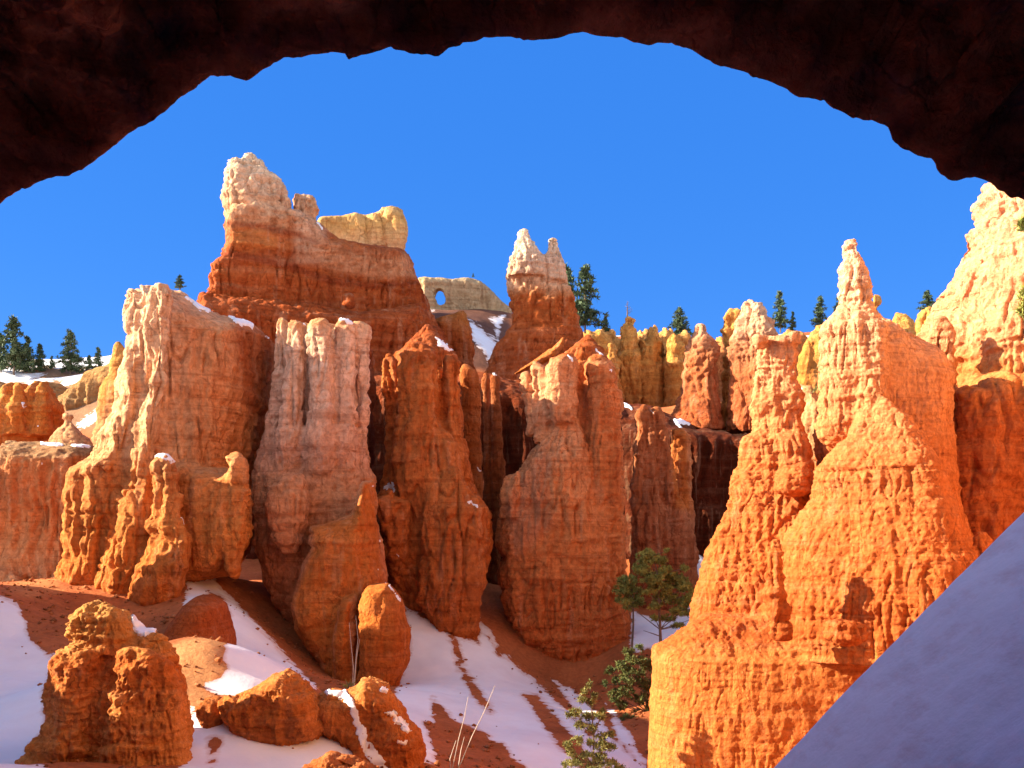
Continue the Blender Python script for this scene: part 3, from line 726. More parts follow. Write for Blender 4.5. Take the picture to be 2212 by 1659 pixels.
# big cliff
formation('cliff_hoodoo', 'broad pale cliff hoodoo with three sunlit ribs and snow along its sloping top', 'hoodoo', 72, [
    col([(620,272,285),(628,268,300),(660,266,312),(690,259,318),(712,262,318),(722,270,318),(755,259,322),(800,252,325),(830,247,325),(890,232,320),(925,214,310),(960,206,305),(990,182,300),(1008,150,300),(1025,147,290),(1045,156,285),(1060,158,280),(1110,151,270),(1150,150,262),(1190,140,255),(1220,120,250),(1257,110,235),(1275,125,225),(1310,150,220)], -1.2, .6, 3.2, 48),
    col([(612,336,342),(622,322,365),(640,316,372),(700,312,372),(760,318,368),(800,315,360),(900,300,352),(960,285,345),(1000,262,340),(1020,255,335),(1060,252,330),(1110,240,330),(1150,228,330),(1200,205,330),(1260,184,320),(1290,186,300),(1320,205,290)], -2.6, .6, 3.2, 45),
    col([(985,330,372),(1000,322,380),(1040,330,385),(1100,330,395),(1140,312,410),(1160,330,420),(1200,305,418),(1230,290,412),(1260,272,402),(1300,268,380),(1330,290,365),(1365,330,352)], -4.6, .6, 3, 42),
    wall([(336,640),(350,630),(372,632),(405,648),(447,676),(504,696),(554,708),(587,735),(583,800),(572,889),(550,980),(532,1040),(532,1160),(500,1230),(400,1250),(330,1280),(322,1000),(330,850)], 5.5, 7, 2.2, .42),
    col([(632,284,345),(720,275,360),(800,266,365),(900,246,365),(960,222,360),(1000,200,360),(1060,176,360),(1200,150,350),(1290,150,340)], 3, .7, 3, 45),
    wall([(165,1040),(180,1005),(250,998),(330,996),(425,1000),(440,1012),(490,1012),(532,1040),(532,1160),(500,1240),(400,1260),(300,1290),(150,1290),(160,1150)], -.3, 3.0, 1.2, -.14),
    col([(975,500,520),(990,486,530),(1040,482,532),(1140,478,531),(1156,472,534),(1175,480,530),(1200,485,520),(1245,495,510)], -3.4),
    cut(462,1008,30,18,2.2,-4.2)],
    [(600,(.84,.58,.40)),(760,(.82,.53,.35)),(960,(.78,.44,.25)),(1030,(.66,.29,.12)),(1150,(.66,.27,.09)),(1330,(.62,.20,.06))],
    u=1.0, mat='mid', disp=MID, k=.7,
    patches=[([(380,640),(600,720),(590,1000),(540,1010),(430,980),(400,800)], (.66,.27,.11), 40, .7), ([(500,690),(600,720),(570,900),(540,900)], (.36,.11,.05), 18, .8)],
    parts=[('rib', [(235,600),(318,600),(318,960),(290,1000),(265,1110),(215,1290),(100,1290),(100,1000)], 'sunlit cream rib at the outer edge'), ('rib', [(318,600),(372,600),(366,800),(350,985),(320,1010),(325,1200),(268,1260),(260,1320),(170,1320),(215,1290),(265,1110),(290,1000),(318,960)], 'sunlit rib with a bright stripe down its edge'), ('rib', [(330,985),(395,985),(420,1160),(410,1250),(350,1370),(260,1330),(268,1260),(325,1200)], 'short orange rib pointing down to the snow')],
    base='cliff_face',
    snow=[[(330,968),(350,970),(380,1000),(372,1005),(335,988)], [(398,640),(440,652),(465,668),(455,678),(425,668)], [(478,666),(520,678),(554,700),(546,711),(505,698)], [(556,698),(586,722),(582,734),(565,716)], [(382,1112),(395,1125),(402,1140),(390,1130)]])

formation('fluted_hoodoo', 'tall pinkish hoodoo with five organ-pipe flutes and an orange foot', 'hoodoo', 76, [
    col([(684,604,612),(692,597,620),(760,592,622),(850,586,620),(950,572,622),(1010,560,625,.8,.6),(1140,575,620,.4,2.6)], -.6),
    col([(690,626,640),(700,620,656),(760,617,662),(850,612,658),(950,600,660),(1020,598,660,.8,.5),(1150,605,655,.4,2.6)], -2.0),
    col([(694,675,705),(705,668,718),(760,664,722),(850,668,724),(950,655,730),(1020,652,728,.8,.5),(1150,660,720,.4,2.8)], -2.3),
    col([(690,732,752),(700,726,764),(770,722,768),(850,716,764),(950,712,775),(1020,712,775,.8,.5),(1150,715,775,.4,2.6)], -1.7),
    col([(697,768,785),(706,764,798),(760,766,800),(870,770,797),(960,755,792),(1030,755,800,.8,.3),(1150,760,800,.5,1.5)], -.9),
    col([(702,605,785,.25),(850,600,780,.3),(950,580,790,.4),(1000,565,800,.4)], 1.9, .3, 3),
    col([(900,578,785,.12),(960,562,790,.30),(1000,550,800,.45),(1030,547,808,.54),(1090,548,806),(1170,551,820),(1240,570,825),(1300,590,828),(1380,640,830),(1480,715,835)], 0, .62),
    col([(1025,610,650),(1050,585,662),(1100,575,665),(1160,585,655),(1195,610,640)], -4.2, .8),
    wall([(672,1138),(720,1126),(762,1112),(785,1040),(806,1042),(808,1107),(820,1174),(828,1238),(832,1330),(835,1420),(800,1485),(720,1485),(680,1420),(640,1360),(633,1310),(650,1235),(678,1182)], -5.0, 2.6, 1.6)],
    [(680,(.80,.50,.32)),(760,(.80,.55,.42)),(900,(.76,.48,.36)),(980,(.66,.38,.28)),(1020,(.58,.31,.20)),(1060,(.66,.33,.19)),(1200,(.62,.26,.14)),(1400,(.54,.19,.09))],
    u=1.0, disp=dict(lump=.28, flute=.22, strata=.08, rough=.10, pit=.14, plate=.22, pv=4, gully=.2, crag=.10, bed=.14), k=.14,
    patches=[([(672,1138),(762,1112),(790,1040),(810,1040),(835,1420),(800,1490),(720,1490),(640,1370),(633,1300),(678,1182)], (.60,.21,.06), 9, .95), ([(590,680),(800,680),(800,705),(590,705)], (.62,.30,.13), 12, .7)],
    parts=[('flute', [(585,675),(619,675),(621,850),(618,960),(560,960)]), ('flute', [(619,675),(662,675),(663,850),(655,975),(598,975),(621,850)]), ('flute', [(663,675),(722,675),(722,850),(715,975),(655,975),(663,850)]), ('flute', [(722,675),(765,675),(768,850),(765,980),(715,975),(722,850)]), ('flute', [(765,675),(810,675),(803,900),(790,990),(765,980),(768,850)])],
    base='foot',
    snow=[[(705,688),(735,684),(760,694),(766,706),(740,696)], [(655,700),(668,706),(662,712)], [(800,1040),(808,1055),(806,1062)], [(812,1155),(822,1170),(820,1178)],[(806,1222),(820,1225),(828,1240),(812,1236)]])

formation('rock_fin', 'orange upright slab of rock leaning at the foot of the fluted hoodoo', 'rock', 67, [
    wall([(797,1262),(837,1260),(852,1275),(867,1296),(884,1358),(886,1425),(868,1459),(858,1495),(830,1520),(800,1520),(775,1480),(778,1390),(776,1315),(785,1280)], 0, 1.7, 1.3),
    wall([(742,1290),(775,1280),(785,1500),(725,1490),(716,1380)], 1.4, 1.6, 1.2)],
    [(1250,(.62,.23,.07)),(1400,(.56,.18,.05)),(1500,(.5,.16,.05))], u=.7, disp=dict(lump=.25, flute=.22, strata=.1, rough=.08, pit=.12), k=.4,
    snow=[[(826,1255),(840,1262),(866,1294),(864,1302),(845,1275)]])

formation('brown_hoodoo', 'burnt orange hoodoo with a cone of soil on top and small snow ledges', 'hoodoo', 82, [
    col([(765,832,846),(780,826,860),(860,828,862),(920,838,865),(970,834,860)], -.2),
    col([(740,885,915),(760,868,940),(800,860,950),(900,862,952),(1000,850,960)], -2.2),
    col([(768,970,985),(780,955,993),(840,952,994),(930,950,996),(985,950,1006),(1035,945,1015)], -1.2),
    col([(700,922,928),(730,890,958),(770,850,990),(800,835,992)], 3, 1.0, 2),
    col([(800,840,985),(950,840,1000)], 1.5, .6),
    col([(945,840,1005),(1000,834,1014),(1060,824,1030),(1110,820,1055),(1180,826,1057),(1225,828,1050),(1290,845,1036),(1340,880,1032),(1395,960,1032)], 0, .62),
    col([(1055,838,848),(1075,822,862),(1085,820,880),(1180,828,880,.8,.8),(1240,845,890,.6,1.6),(1300,860,920,.4,2.4)], -3.6, .9),
    col([(1010,950,985),(1050,925,1010),(1100,920,1050),(1180,915,1052),(1240,910,1045),(1300,905,1036),(1392,960,1032)], -3.4, .7),
    col([(900,872,945,.5,.6),(960,860,985,.6),(1040,850,1000,.6),(1110,860,990,.5,.4),(1220,870,985,.4,1.2)], -2.4)],
    [(700,(.34,.10,.04)),(770,(.40,.13,.045)),(800,(.55,.20,.07)),(950,(.53,.20,.075)),(1100,(.52,.19,.07)),(1380,(.52,.17,.055))],
    u=1.0, disp=dict(lump=.34, flute=.50, strata=.07, rough=.10, pit=.18, plate=.26, pv=4, gully=.35, crag=.10, bed=.16), k=.35,
    parts=[('soil_cone', [(922,690),(990,765),(950,770),(920,745),(880,745),(830,775),(830,740)], 'dark red cone of soil')],
    snow=[[(935,724),(960,740),(986,766),(975,768),(950,750)], [(843,1036),(858,1058),(850,1066),(822,1064),(828,1052)], [(993,1068),(1030,1090),(1036,1102),(1010,1086)], [(845,1188),(862,1194),(866,1208),(852,1200)]])

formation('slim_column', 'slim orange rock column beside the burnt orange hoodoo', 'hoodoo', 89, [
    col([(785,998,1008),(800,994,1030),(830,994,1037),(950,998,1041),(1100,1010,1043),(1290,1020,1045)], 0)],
    [(780,(.44,.16,.06)),(1200,(.34,.12,.045))], disp=dict(lump=.2, flute=.18, strata=.1, rough=.06), group='slim columns in the dark gap',  # column colour lowered to carry the shade of the gap
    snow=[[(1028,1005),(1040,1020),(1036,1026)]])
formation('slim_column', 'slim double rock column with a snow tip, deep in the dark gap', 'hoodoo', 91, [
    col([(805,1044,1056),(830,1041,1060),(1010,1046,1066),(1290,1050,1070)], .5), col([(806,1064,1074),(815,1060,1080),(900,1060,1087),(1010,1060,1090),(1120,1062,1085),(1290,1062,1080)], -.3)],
    [(800,(.34,.12,.05)),(1200,(.24,.085,.035))], k=.3, disp=dict(lump=.2, flute=.18, strata=.1, rough=.06), group='slim columns in the dark gap',  # darkened stops paint the gap's shade onto this column too
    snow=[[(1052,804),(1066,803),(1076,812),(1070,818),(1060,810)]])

formation('bulging_hoodoo', 'massive bulging hoodoo with a cracked pale block high on its shaft', 'hoodoo', 84, [
    col([(805,1128,1140),(830,1128,1160),(900,1135,1170),(940,1140,1165)], -.8), col([(780,1150,1165),(800,1146,1188),(900,1150,1190),(955,1155,1185)], -1.8),
    col([(764,1218,1230),(775,1190,1240),(800,1180,1246),(880,1178,1246),(905,1182,1245),(918,1195,1240)], -3.0, .9, 2.6),
    col([(905,1195,1250,.9),(960,1165,1268,.8),(1020,1130,1288,.7),(1080,1100,1300,.62),(1150,1090,1310,.55),(1250,1095,1320,.5),(1350,1110,1320,.42),(1430,1150,1310,.3)], -1.9, .6, 2.1),
    col([(765,1283,1300),(778,1270,1315),(810,1268,1330),(860,1270,1339),(960,1272,1342),(1060,1265,1344),(1200,1262,1348,.6,.8),(1350,1270,1352,.4,1.6)], -2.0),
    col([(750,1235,1300),(800,1215,1325),(900,1190,1338),(960,1160,1341),(1020,1118,1343),(1035,1090,1344),(1110,1078,1346),(1170,1073,1348),(1205,1086,1349),(1238,1076,1350),(1300,1086,1352),(1390,1116,1357),(1405,1120,1357),(1412,1130,1352),(1430,1146,1345),(1462,1190,1310),(1490,1225,1270)], 0, .58),
    col([(722,1268,1275),(760,1220,1305),(800,1200,1328)], 3, 1, 2),
    col([(1027,1090,1096),(1060,1086,1104),(1120,1080,1110)], -1.5), col([(1018,1115,1122),(1060,1104,1126),(1120,1100,1120)], -3.4),
    cut(1225,912,38,4,1.6,-6.2)],
    [(720,(.36,.11,.04)),(768,(.46,.15,.05)),(790,(.68,.36,.21)),(900,(.70,.38,.23)),(1000,(.66,.31,.16)),(1150,(.66,.27,.115)),(1300,(.62,.22,.085)),(1480,(.58,.18,.06))],
    u=1.0, disp=dict(lump=.32, flute=.40, strata=.12, rough=.10, pit=.16, plate=.28, pv=3.5, gully=.3, crag=.10, bed=.2), k=.3,
    patches=[([(1240,780),(1345,790),(1345,1100),(1290,1050),(1250,920)], (.56,.20,.075), 14, .8), ([(1080,1100),(1180,960),(1190,1130),(1120,1200)], (.44,.22,.15), 20, .6)],
    parts=[('shaft', [(1120,790),(1170,770),(1250,765),(1248,890),(1240,905),(1195,925),(1190,950),(1125,960)], 'pale block above a slanting crack')],
    base='trunk',
    snow=[[(1222,766),(1234,768),(1246,786),(1238,788)], [(1280,750),(1300,764),(1312,776),(1304,778)], [(1310,790),(1330,812),(1326,816)]])

formation('paired_hoodoo', 'dull brown hoodoo of two joined pillars behind the pines', 'hoodoo', 92, [
    col([(874,1386,1400),(890,1378,1404),(950,1373,1412),(1050,1368,1428),(1150,1366,1440),(1250,1366,1450),(1360,1366,1460)], 0),
    col([(880,1412,1425),(890,1405,1432),(940,1405,1446),(1000,1412,1452),(1080,1420,1470),(1180,1420,1500),(1260,1400,1508),(1360,1395,1505)], .3),
    col([(925,1450,1475),(940,1447,1486),(1000,1452,1490),(1100,1455,1492),(1210,1460,1505)], 2)],
    [(870,(.44,.18,.09)),(1100,(.42,.18,.10)),(1300,(.36,.13,.065))], disp=MID, k=.4,
    patches=[([(1447,920),(1500,930),(1500,1110),(1455,1100)], (.55,.2,.06), 10, .8)],
    parts=[('pillar', [(1360,870),(1402,870),(1406,940),(1416,1080),(1360,1080)]), ('pillar', [(1402,870),(1446,870),(1452,1000),(1475,1080),(1416,1080),(1406,940)])],
    snow=[[(1400,874),(1412,872),(1434,880),(1425,884)], [(1405,884),(1414,890),(1418,902),(1410,896)]])

# back wall that carries the castle and the twin spires
formation('cliff_wall', 'red cliff wall with gap shade painted into its colour, behind the hoodoo columns', 'cliff', 101, [
    wall([(540,760),(700,790),(820,815),(990,800),(1050,815),(1130,835),(1180,820),(1330,880),(1375,880),(1450,905),(1490,935),(1560,940),(1610,950),(1700,960),(1720,1380),(540,1450)], 9, 11, 4), col([(735,610,780),(760,595,795),(1420,585,800)], -12.5, .95, 3), wall([(1340,925),(1480,925),(1560,935),(1640,960),(1650,1380),(1340,1380)], -1, 4, 1.5)],  # the column is unseen, added to keep sun out of the gaps
    [(760,(.34,.10,.04)),(850,(.20,.058,.025)),(930,(.10,.030,.015)),(1300,(.09,.026,.013))], vox=4.5, u=1.3, disp=dict(lump=.4, flute=1.0, strata=.06, rough=.06), k=1,  # stops darkened to put the gap shade into the wall's colour
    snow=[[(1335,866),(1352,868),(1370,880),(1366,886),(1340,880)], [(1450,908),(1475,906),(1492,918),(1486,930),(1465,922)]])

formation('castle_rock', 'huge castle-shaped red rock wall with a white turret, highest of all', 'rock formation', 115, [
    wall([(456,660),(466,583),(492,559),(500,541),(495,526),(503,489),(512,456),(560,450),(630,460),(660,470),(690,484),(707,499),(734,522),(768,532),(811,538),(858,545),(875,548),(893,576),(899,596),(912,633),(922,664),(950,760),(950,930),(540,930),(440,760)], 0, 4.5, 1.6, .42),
    col([(326,538,544),(334,528,554),(345,520,562),(356,498,572),(362,494,574),(380,490,592),(396,486,610),(428,482,622),(470,488,628),(500,489,632),(560,484,640)], -3.5, .7, 3.2, -14),
    col([(341,498,520),(350,494,524),(380,488,530),(440,484,540)], -5.0, .8, 3, 20),
    col([(422,638,664),(432,634,682),(470,636,684),(520,640,690),(560,640,700)], -1, .7, 2.6), col([(419,671,677),(426,668,683),(450,668,684)], -1.2),
    wall([(447,640),(600,660),(790,680),(922,664),(1000,800),(960,930),(560,930),(430,720)], -3, 6, 3, .4),
    cut(572,400,5,45,2.5,-8), col([(634,746,752),(642,742,760),(660,744,763),(668,750,758)], -7.2, 1)],  # last knob added to catch the sun in place of a lit niche
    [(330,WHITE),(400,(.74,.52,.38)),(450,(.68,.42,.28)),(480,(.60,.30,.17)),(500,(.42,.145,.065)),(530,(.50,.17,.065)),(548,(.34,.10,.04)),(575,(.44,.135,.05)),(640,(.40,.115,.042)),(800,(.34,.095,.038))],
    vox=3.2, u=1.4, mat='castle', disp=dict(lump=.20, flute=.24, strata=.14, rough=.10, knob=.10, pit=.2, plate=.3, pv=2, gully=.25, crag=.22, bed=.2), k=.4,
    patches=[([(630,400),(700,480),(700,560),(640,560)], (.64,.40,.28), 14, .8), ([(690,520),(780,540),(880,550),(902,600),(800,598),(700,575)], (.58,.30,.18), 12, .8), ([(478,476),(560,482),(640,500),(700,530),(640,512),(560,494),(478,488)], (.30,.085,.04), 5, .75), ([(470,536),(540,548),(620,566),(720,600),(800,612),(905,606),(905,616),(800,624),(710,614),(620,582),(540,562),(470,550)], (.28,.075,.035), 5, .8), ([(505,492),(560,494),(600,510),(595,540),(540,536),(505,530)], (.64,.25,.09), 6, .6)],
    parts=[('turret', [(470,310),(600,370),(632,420),(636,480),(560,490),(480,486)], 'white weathered turret'), ('pinnacle', [(632,405),(690,405),(690,490),(640,490)], 'small pale pinnacle')],
    base='wall',
    snow=[[(686,482),(692,486),(700,498),(694,500)]])

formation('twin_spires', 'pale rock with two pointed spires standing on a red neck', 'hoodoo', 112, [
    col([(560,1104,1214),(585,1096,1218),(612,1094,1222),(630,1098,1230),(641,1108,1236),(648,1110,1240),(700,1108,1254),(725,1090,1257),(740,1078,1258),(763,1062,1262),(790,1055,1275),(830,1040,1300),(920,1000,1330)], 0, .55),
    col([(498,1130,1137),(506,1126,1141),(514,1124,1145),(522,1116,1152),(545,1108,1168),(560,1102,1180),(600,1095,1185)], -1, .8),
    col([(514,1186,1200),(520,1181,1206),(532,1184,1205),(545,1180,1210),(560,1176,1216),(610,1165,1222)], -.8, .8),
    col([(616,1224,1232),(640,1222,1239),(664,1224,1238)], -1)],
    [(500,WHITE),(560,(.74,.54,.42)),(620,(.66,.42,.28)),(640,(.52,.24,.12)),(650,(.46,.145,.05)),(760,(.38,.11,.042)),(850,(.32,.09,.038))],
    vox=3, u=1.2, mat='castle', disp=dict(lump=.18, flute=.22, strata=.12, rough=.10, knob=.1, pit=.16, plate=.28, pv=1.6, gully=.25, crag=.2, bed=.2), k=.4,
    parts=[('spire', [(1090,490),(1160,490),(1173,545),(1173,590),(1160,640),(1090,640)], 'taller spire with a knob on its tip'), ('spire', [(1173,500),(1215,500),(1240,600),(1240,640),(1160,640),(1173,590)], 'shorter spire with a flat head')])
formation('sunlit_patch_slab', 'thin orange slab added for a sunlit soil patch below the twin spires', 'rock', 93, [
    wall([(1108,810),(1150,780),(1195,750),(1219,726),(1217,752),(1195,776),(1150,796)], 0, .9, .6, -.2)],  # slab added to stand for a patch of sun on the soil
    [(700,(.52,.19,.065))], vox=2.5, u=.8, disp=dict(lump=.15, rough=.15, knob=.15), k=.3)
formation('stub_rock', 'red rounded stub of rock between the castle and the twin spires', 'rock', 122, [
    wall([(930,700),(950,688),(985,678),(1003,674),(1010,700),(1018,740),(1024,800),(1024,830),(930,830)], 0, 4, 2)],
    [(670,(.55,.25,.08)),(720,(.46,.14,.05)),(800,(.4,.12,.045))], u=1.3, mat='castle', disp=MID)
formation('yellow_fin', 'yellow ridge of rock poking up behind the castle', 'rock formation', 150, [
    wall([(684,500),(690,480),(700,474),(744,472),(771,467),(795,472),(818,465),(828,455),(848,452),(869,455),(876,469),(877,502),(869,529),(860,560),(860,620),(684,620)], 0, 4, 1.4, .55),
    col([(462,760,775),(480,755,785),(560,750,790)], -4), col([(462,800,815),(480,795,822),(560,790,825)], -3.5), col([(450,835,860),(470,828,876),(520,826,878),(560,830,870)], -2.5)],
    [(440,(.54,.37,.20)),(480,(.64,.40,.17)),(540,(.62,.40,.24))], vox=3, u=1.6, mat='far', disp=dict(lump=.2, flute=.4, strata=.1, rough=.08, knob=.1), k=.8)
formation('window_rock', 'grey flat-topped fin of rock pierced by a small round window', 'rock formation', 170, [
    wall([(904,600),(914,597),(958,600),(978,603),(1012,600),(1039,608),(1059,625),(1079,645),(1103,664),(1110,720),(930,720),(915,670)], 0, 1.3, 1.2, .3),
    cut(953,653,11,13,9), cut(953,648,11,13,9,2)],
    [(590,(.62,.46,.26)),(612,(.46,.38,.27)),(680,(.40,.32,.22))], vox=2.2, u=1.6, mat='far', disp=dict(lump=.15, flute=.3, strata=.12, rough=.06), k=.8)

YD = dict(lump=.22, flute=.28, strata=.14, rough=.12, knob=.08, plate=.32, pv=1.6, gully=.25, crag=.24)
def yellow(label, Y, prims, stops=None, snow=(), mat='far', **kw):
    return formation('small_hoodoo', label, 'hoodoo', Y, prims, stops or [(640,(.70,.40,.15)),(760,(.62,.31,.10)),(860,(.52,.22,.07))], vox=2.6, u=1.4, mat=mat, disp=YD, k=.5, group=kw.pop('group', 'small hoodoos on the far ridge'), snow=snow, **kw)
yellow('yellow hoodoo with a bobbled pinnacle that a bare tree stands on', 150, [
    col([(684,1356,1366),(690,1351,1371),(700,1351,1372),(706,1346,1370),(720,1342,1376),(735,1338,1378),(760,1336,1382),(790,1334,1384)], -1),
    wall([(1320,780),(1328,768),(1345,757),(1384,752),(1392,765),(1396,900),(1318,900)], 0, 3, 1.5, .2)])
yellow('yellow hoodoo with a jagged crest beside the bobbled pinnacle', 151, [
    wall([(1380,738),(1387,730),(1393,742),(1398,728),(1404,706),(1409,712),(1413,704),(1418,712),(1424,726),(1432,740),(1434,900),(1380,900)], -1, 2.6, 1.3, .2), col([(736,1384,1394),(900,1380,1398)], -3)])
yellow('narrow yellow hoodoo between the jagged crest and the pink spire', 148, [
    wall([(1436,750),(1444,738),(1450,724),(1455,722),(1460,736),(1468,742),(1476,752),(1482,775),(1482,900),(1438,900)], 0, 2.4, 1.2, .2)])
yellow('low yellow-brown rock right beside the twin spires', 146, [
    wall([(1240,735),(1255,726),(1268,718),(1280,722),(1294,716),(1307,726),(1318,738),(1330,756),(1338,790),(1338,920),(1236,920)], 0, 4, 1.5, .2), col([(740,1290,1306),(900,1284,1312)], -3.5)])
yellow('ochre cliff face filling the gap behind the pink spires', 160, [
    wall([(1476,760),(1490,752),(1545,748),(1556,740),(1566,756),(1600,745),(1640,750),(1670,735),(1700,716),(1725,722),(1740,740),(1780,730),(1800,900),(1476,900)], 0, 4, 2, .4), col([(730,1700,1722),(900,1690,1730)], -3)], [(700,(.66,.34,.14)),(760,(.50,.22,.10)),(900,(.36,.14,.07))])
yellow('ragged golden ridge of many small teeth behind the yellow hoodoos', 163, [
    wall([(1285,735),(1300,716),(1306,708),(1312,722),(1322,714),(1330,730),(1342,738),(1374,728),(1380,714),(1386,724),(1394,716),(1400,732),(1428,722),(1434,708),(1440,722),(1446,712),(1454,734),(1470,726),(1478,714),(1484,728),(1494,738),(1545,742),(1552,730),(1560,744),(1600,748),(1600,900),(1285,900)], 0, 3, .9, .25),
    col([(716,1318,1326),(900,1312,1330)], -2.5), col([(714,1430,1440),(900,1426,1446)], -2.5)], [(700,(.74,.40,.16)),(780,(.62,.28,.10)),(860,(.50,.20,.07))])
yellow('slim ochre tooth leaning between the bobbled pinnacle and the twin spires', 140, [
    col([(742,1316,1322),(756,1312,1328),(780,1310,1332),(900,1304,1340)], 0)], [(740,(.68,.36,.13)),(900,(.52,.2,.07))])
PKS = [(640,(.70,.47,.34)),(720,(.64,.38,.26)),(740,(.52,.25,.15)),(800,(.46,.18,.09)),(900,(.40,.13,.06))]
yellow('pink single spire with a blunt tip standing on red soil', 110, [
    col([(698,1503,1518),(706,1499,1524),(736,1485,1538),(760,1477,1548),(800,1478,1550),(850,1472,1550),(885,1450,1552),(930,1430,1560)], 0, .7, 3, 45)], PKS, mat='mid')
yellow('tall pink pointed spire beside a yellow sliver', 108, [
    col([(644,1617,1622),(652,1610,1634),(670,1603,1648),(692,1594,1664),(725,1584,1674),(780,1578,1680),(930,1574,1690)], 0, .7, 3, 42)], PKS, mat='mid')
yellow('thin yellow sliver of rock beside the tall pink spire', 112, [
    col([(671,1572,1596),(678,1569,1598),(700,1566,1590),(730,1566,1582),(790,1568,1580)], -.5), col([(780,1560,1590),(930,1555,1595)], 1)])
yellow('dark ochre outcrop between the two sunlit towers', 118, [
    col([(704,1770,1782),(716,1757,1790),(740,1738,1795),(760,1730,1800),(900,1725,1810)], 0, .7)])
yellow('slender ochre hoodoo with a round head behind the main spire', 122, [
    col([(634,1886,1894),(640,1882,1900),(652,1883,1901),(660,1884,1896),(690,1884,1904),(740,1884,1912)], 0), col([(725,1880,1925),(850,1875,1930)], 1)])
yellow('dark ochre lump behind the right tower', 124, [
    col([(676,1934,1948),(684,1930,1962),(704,1922,1974),(740,1915,1990),(850,1910,2000)], 0, .7)])
yellow('ochre beaded column beside the great sunlit wall', 118, [
    col([(664,2004,2010),(676,1990,2018),(690,1982,2022),(710,1982,2024),(720,1986,2024),(740,1982,2026),(850,1980,2030)], 0)])

# far left group
formation('block_rock', 'flat-topped pink block of rock with a snow dusted grey cap', 'rock formation', 95, [
    wall([(28,960),(60,955),(110,960),(202,963),(230,980),(225,1310),(0,1310),(2,1200),(10,1100),(13,1090),(22,1030)], 0, 5, 2, .1),
    col([(1225,0,10),(1235,-10,30),(1300,-20,50)], -5), col([(1238,20,35),(1260,10,50),(1320,0,60)], -6)],
    [(950,(.40,.27,.16)),(985,(.42,.26,.15)),(1000,(.56,.25,.12)),(1060,(.50,.19,.085)),(1100,(.54,.22,.10)),(1180,(.56,.27,.14)),(1300,(.58,.35,.22))],
    disp=MID, u=1.1,
    parts=[('cap', [(0,940),(240,940),(240,985),(200,990),(150,985),(100,1000),(60,985),(0,1000)], 'grey-brown cap layer')], base='block',
    snow=[[(80,954),(110,956),(140,962),(120,966),(90,962)], [(150,960),(200,962),(202,968),(160,966)], [(84,990),(92,998),(96,1010),(86,1004)]])
formation('stub_rock', 'low brown rock ledge cut by the picture edge, below the orange castle', 'rock', 92, [
    wall([(-120,1002),(-10,998),(14,1008),(16,1040),(4,1110),(-10,1180),(-10,1290),(-140,1290)], 0, 4, 2)],
    [(990,(.42,.27,.16)),(1050,(.50,.30,.18)),(1200,(.5,.27,.16))], disp=MID, snow=[[(-60,994),(10,1000),(16,1010),(-60,1006)]])
formation('orange_hoodoo', 'bright orange toothed hoodoo in front of the snowy rim', 'hoodoo', 115, [
    wall([(-80,900),(-20,860),(8,855),(20,840),(30,828),(48,828),(58,848),(72,842),(84,824),(96,826),(104,845),(116,862),(126,874),(126,1000),(-80,1000)], 0, 4, 2.4, .2), col([(826,34,46),(850,28,54),(940,10,60)], -3.4), col([(824,86,94),(850,78,104),(940,70,110)], -2.6)],
    [(820,(.62,.30,.10)),(900,(.60,.22,.06)),(960,(.50,.17,.05))], mat='mid', u=1.2, disp=dict(lump=.25, flute=.25, strata=.2, rough=.1, knob=.2),
    snow=[[(44,870),(54,868),(58,880),(48,884)],[(70,912),(80,916),(96,928),(84,924)]])
formation('stub_rock', 'small pale knob-headed rock beside the orange toothed hoodoo', 'rock', 106, [
    col([(891,137,148),(897,135,158),(912,138,157),(925,132,164),(945,116,182),(962,108,204),(1010,100,210)], 0, .7)],
    [(890,(.64,.38,.22)),(1000,(.58,.32,.18))], vox=2.6, u=1.1, disp=dict(lump=.2, flute=.1, strata=.25, rough=.1, knob=.15))
formation('rim_cliff', 'pale yellow-grey rim cliff under the snowy plateau', 'cliff', 172, [
    wall([(-250,815),(0,822),(40,840),(70,845),(110,825),(150,850),(170,835),(200,806),(240,790),(300,790),(300,1000),(-250,1000)], 0, 7, 5)],
    [(790,(.46,.29,.13)),(880,(.36,.23,.12)),(960,(.28,.16,.09))], u=1.8, mat='far', disp=dict(lump=.5, flute=.7, strata=.2, rough=.1), k=1.2)
formation('stub_rock', 'orange knobby flank of rock behind the pale cliff hoodoo', 'rock', 98, [
    col([(738,250,262),(760,242,275),(800,236,285),(840,220,290),(880,212,290),(960,208,290),(1100,206,290)], 0)],
    [(740,(.62,.34,.12)),(860,(.62,.28,.10)),(960,(.6,.34,.2))], u=1.0, disp=dict(lump=.3, knob=.25, rough=.1, strata=.15))

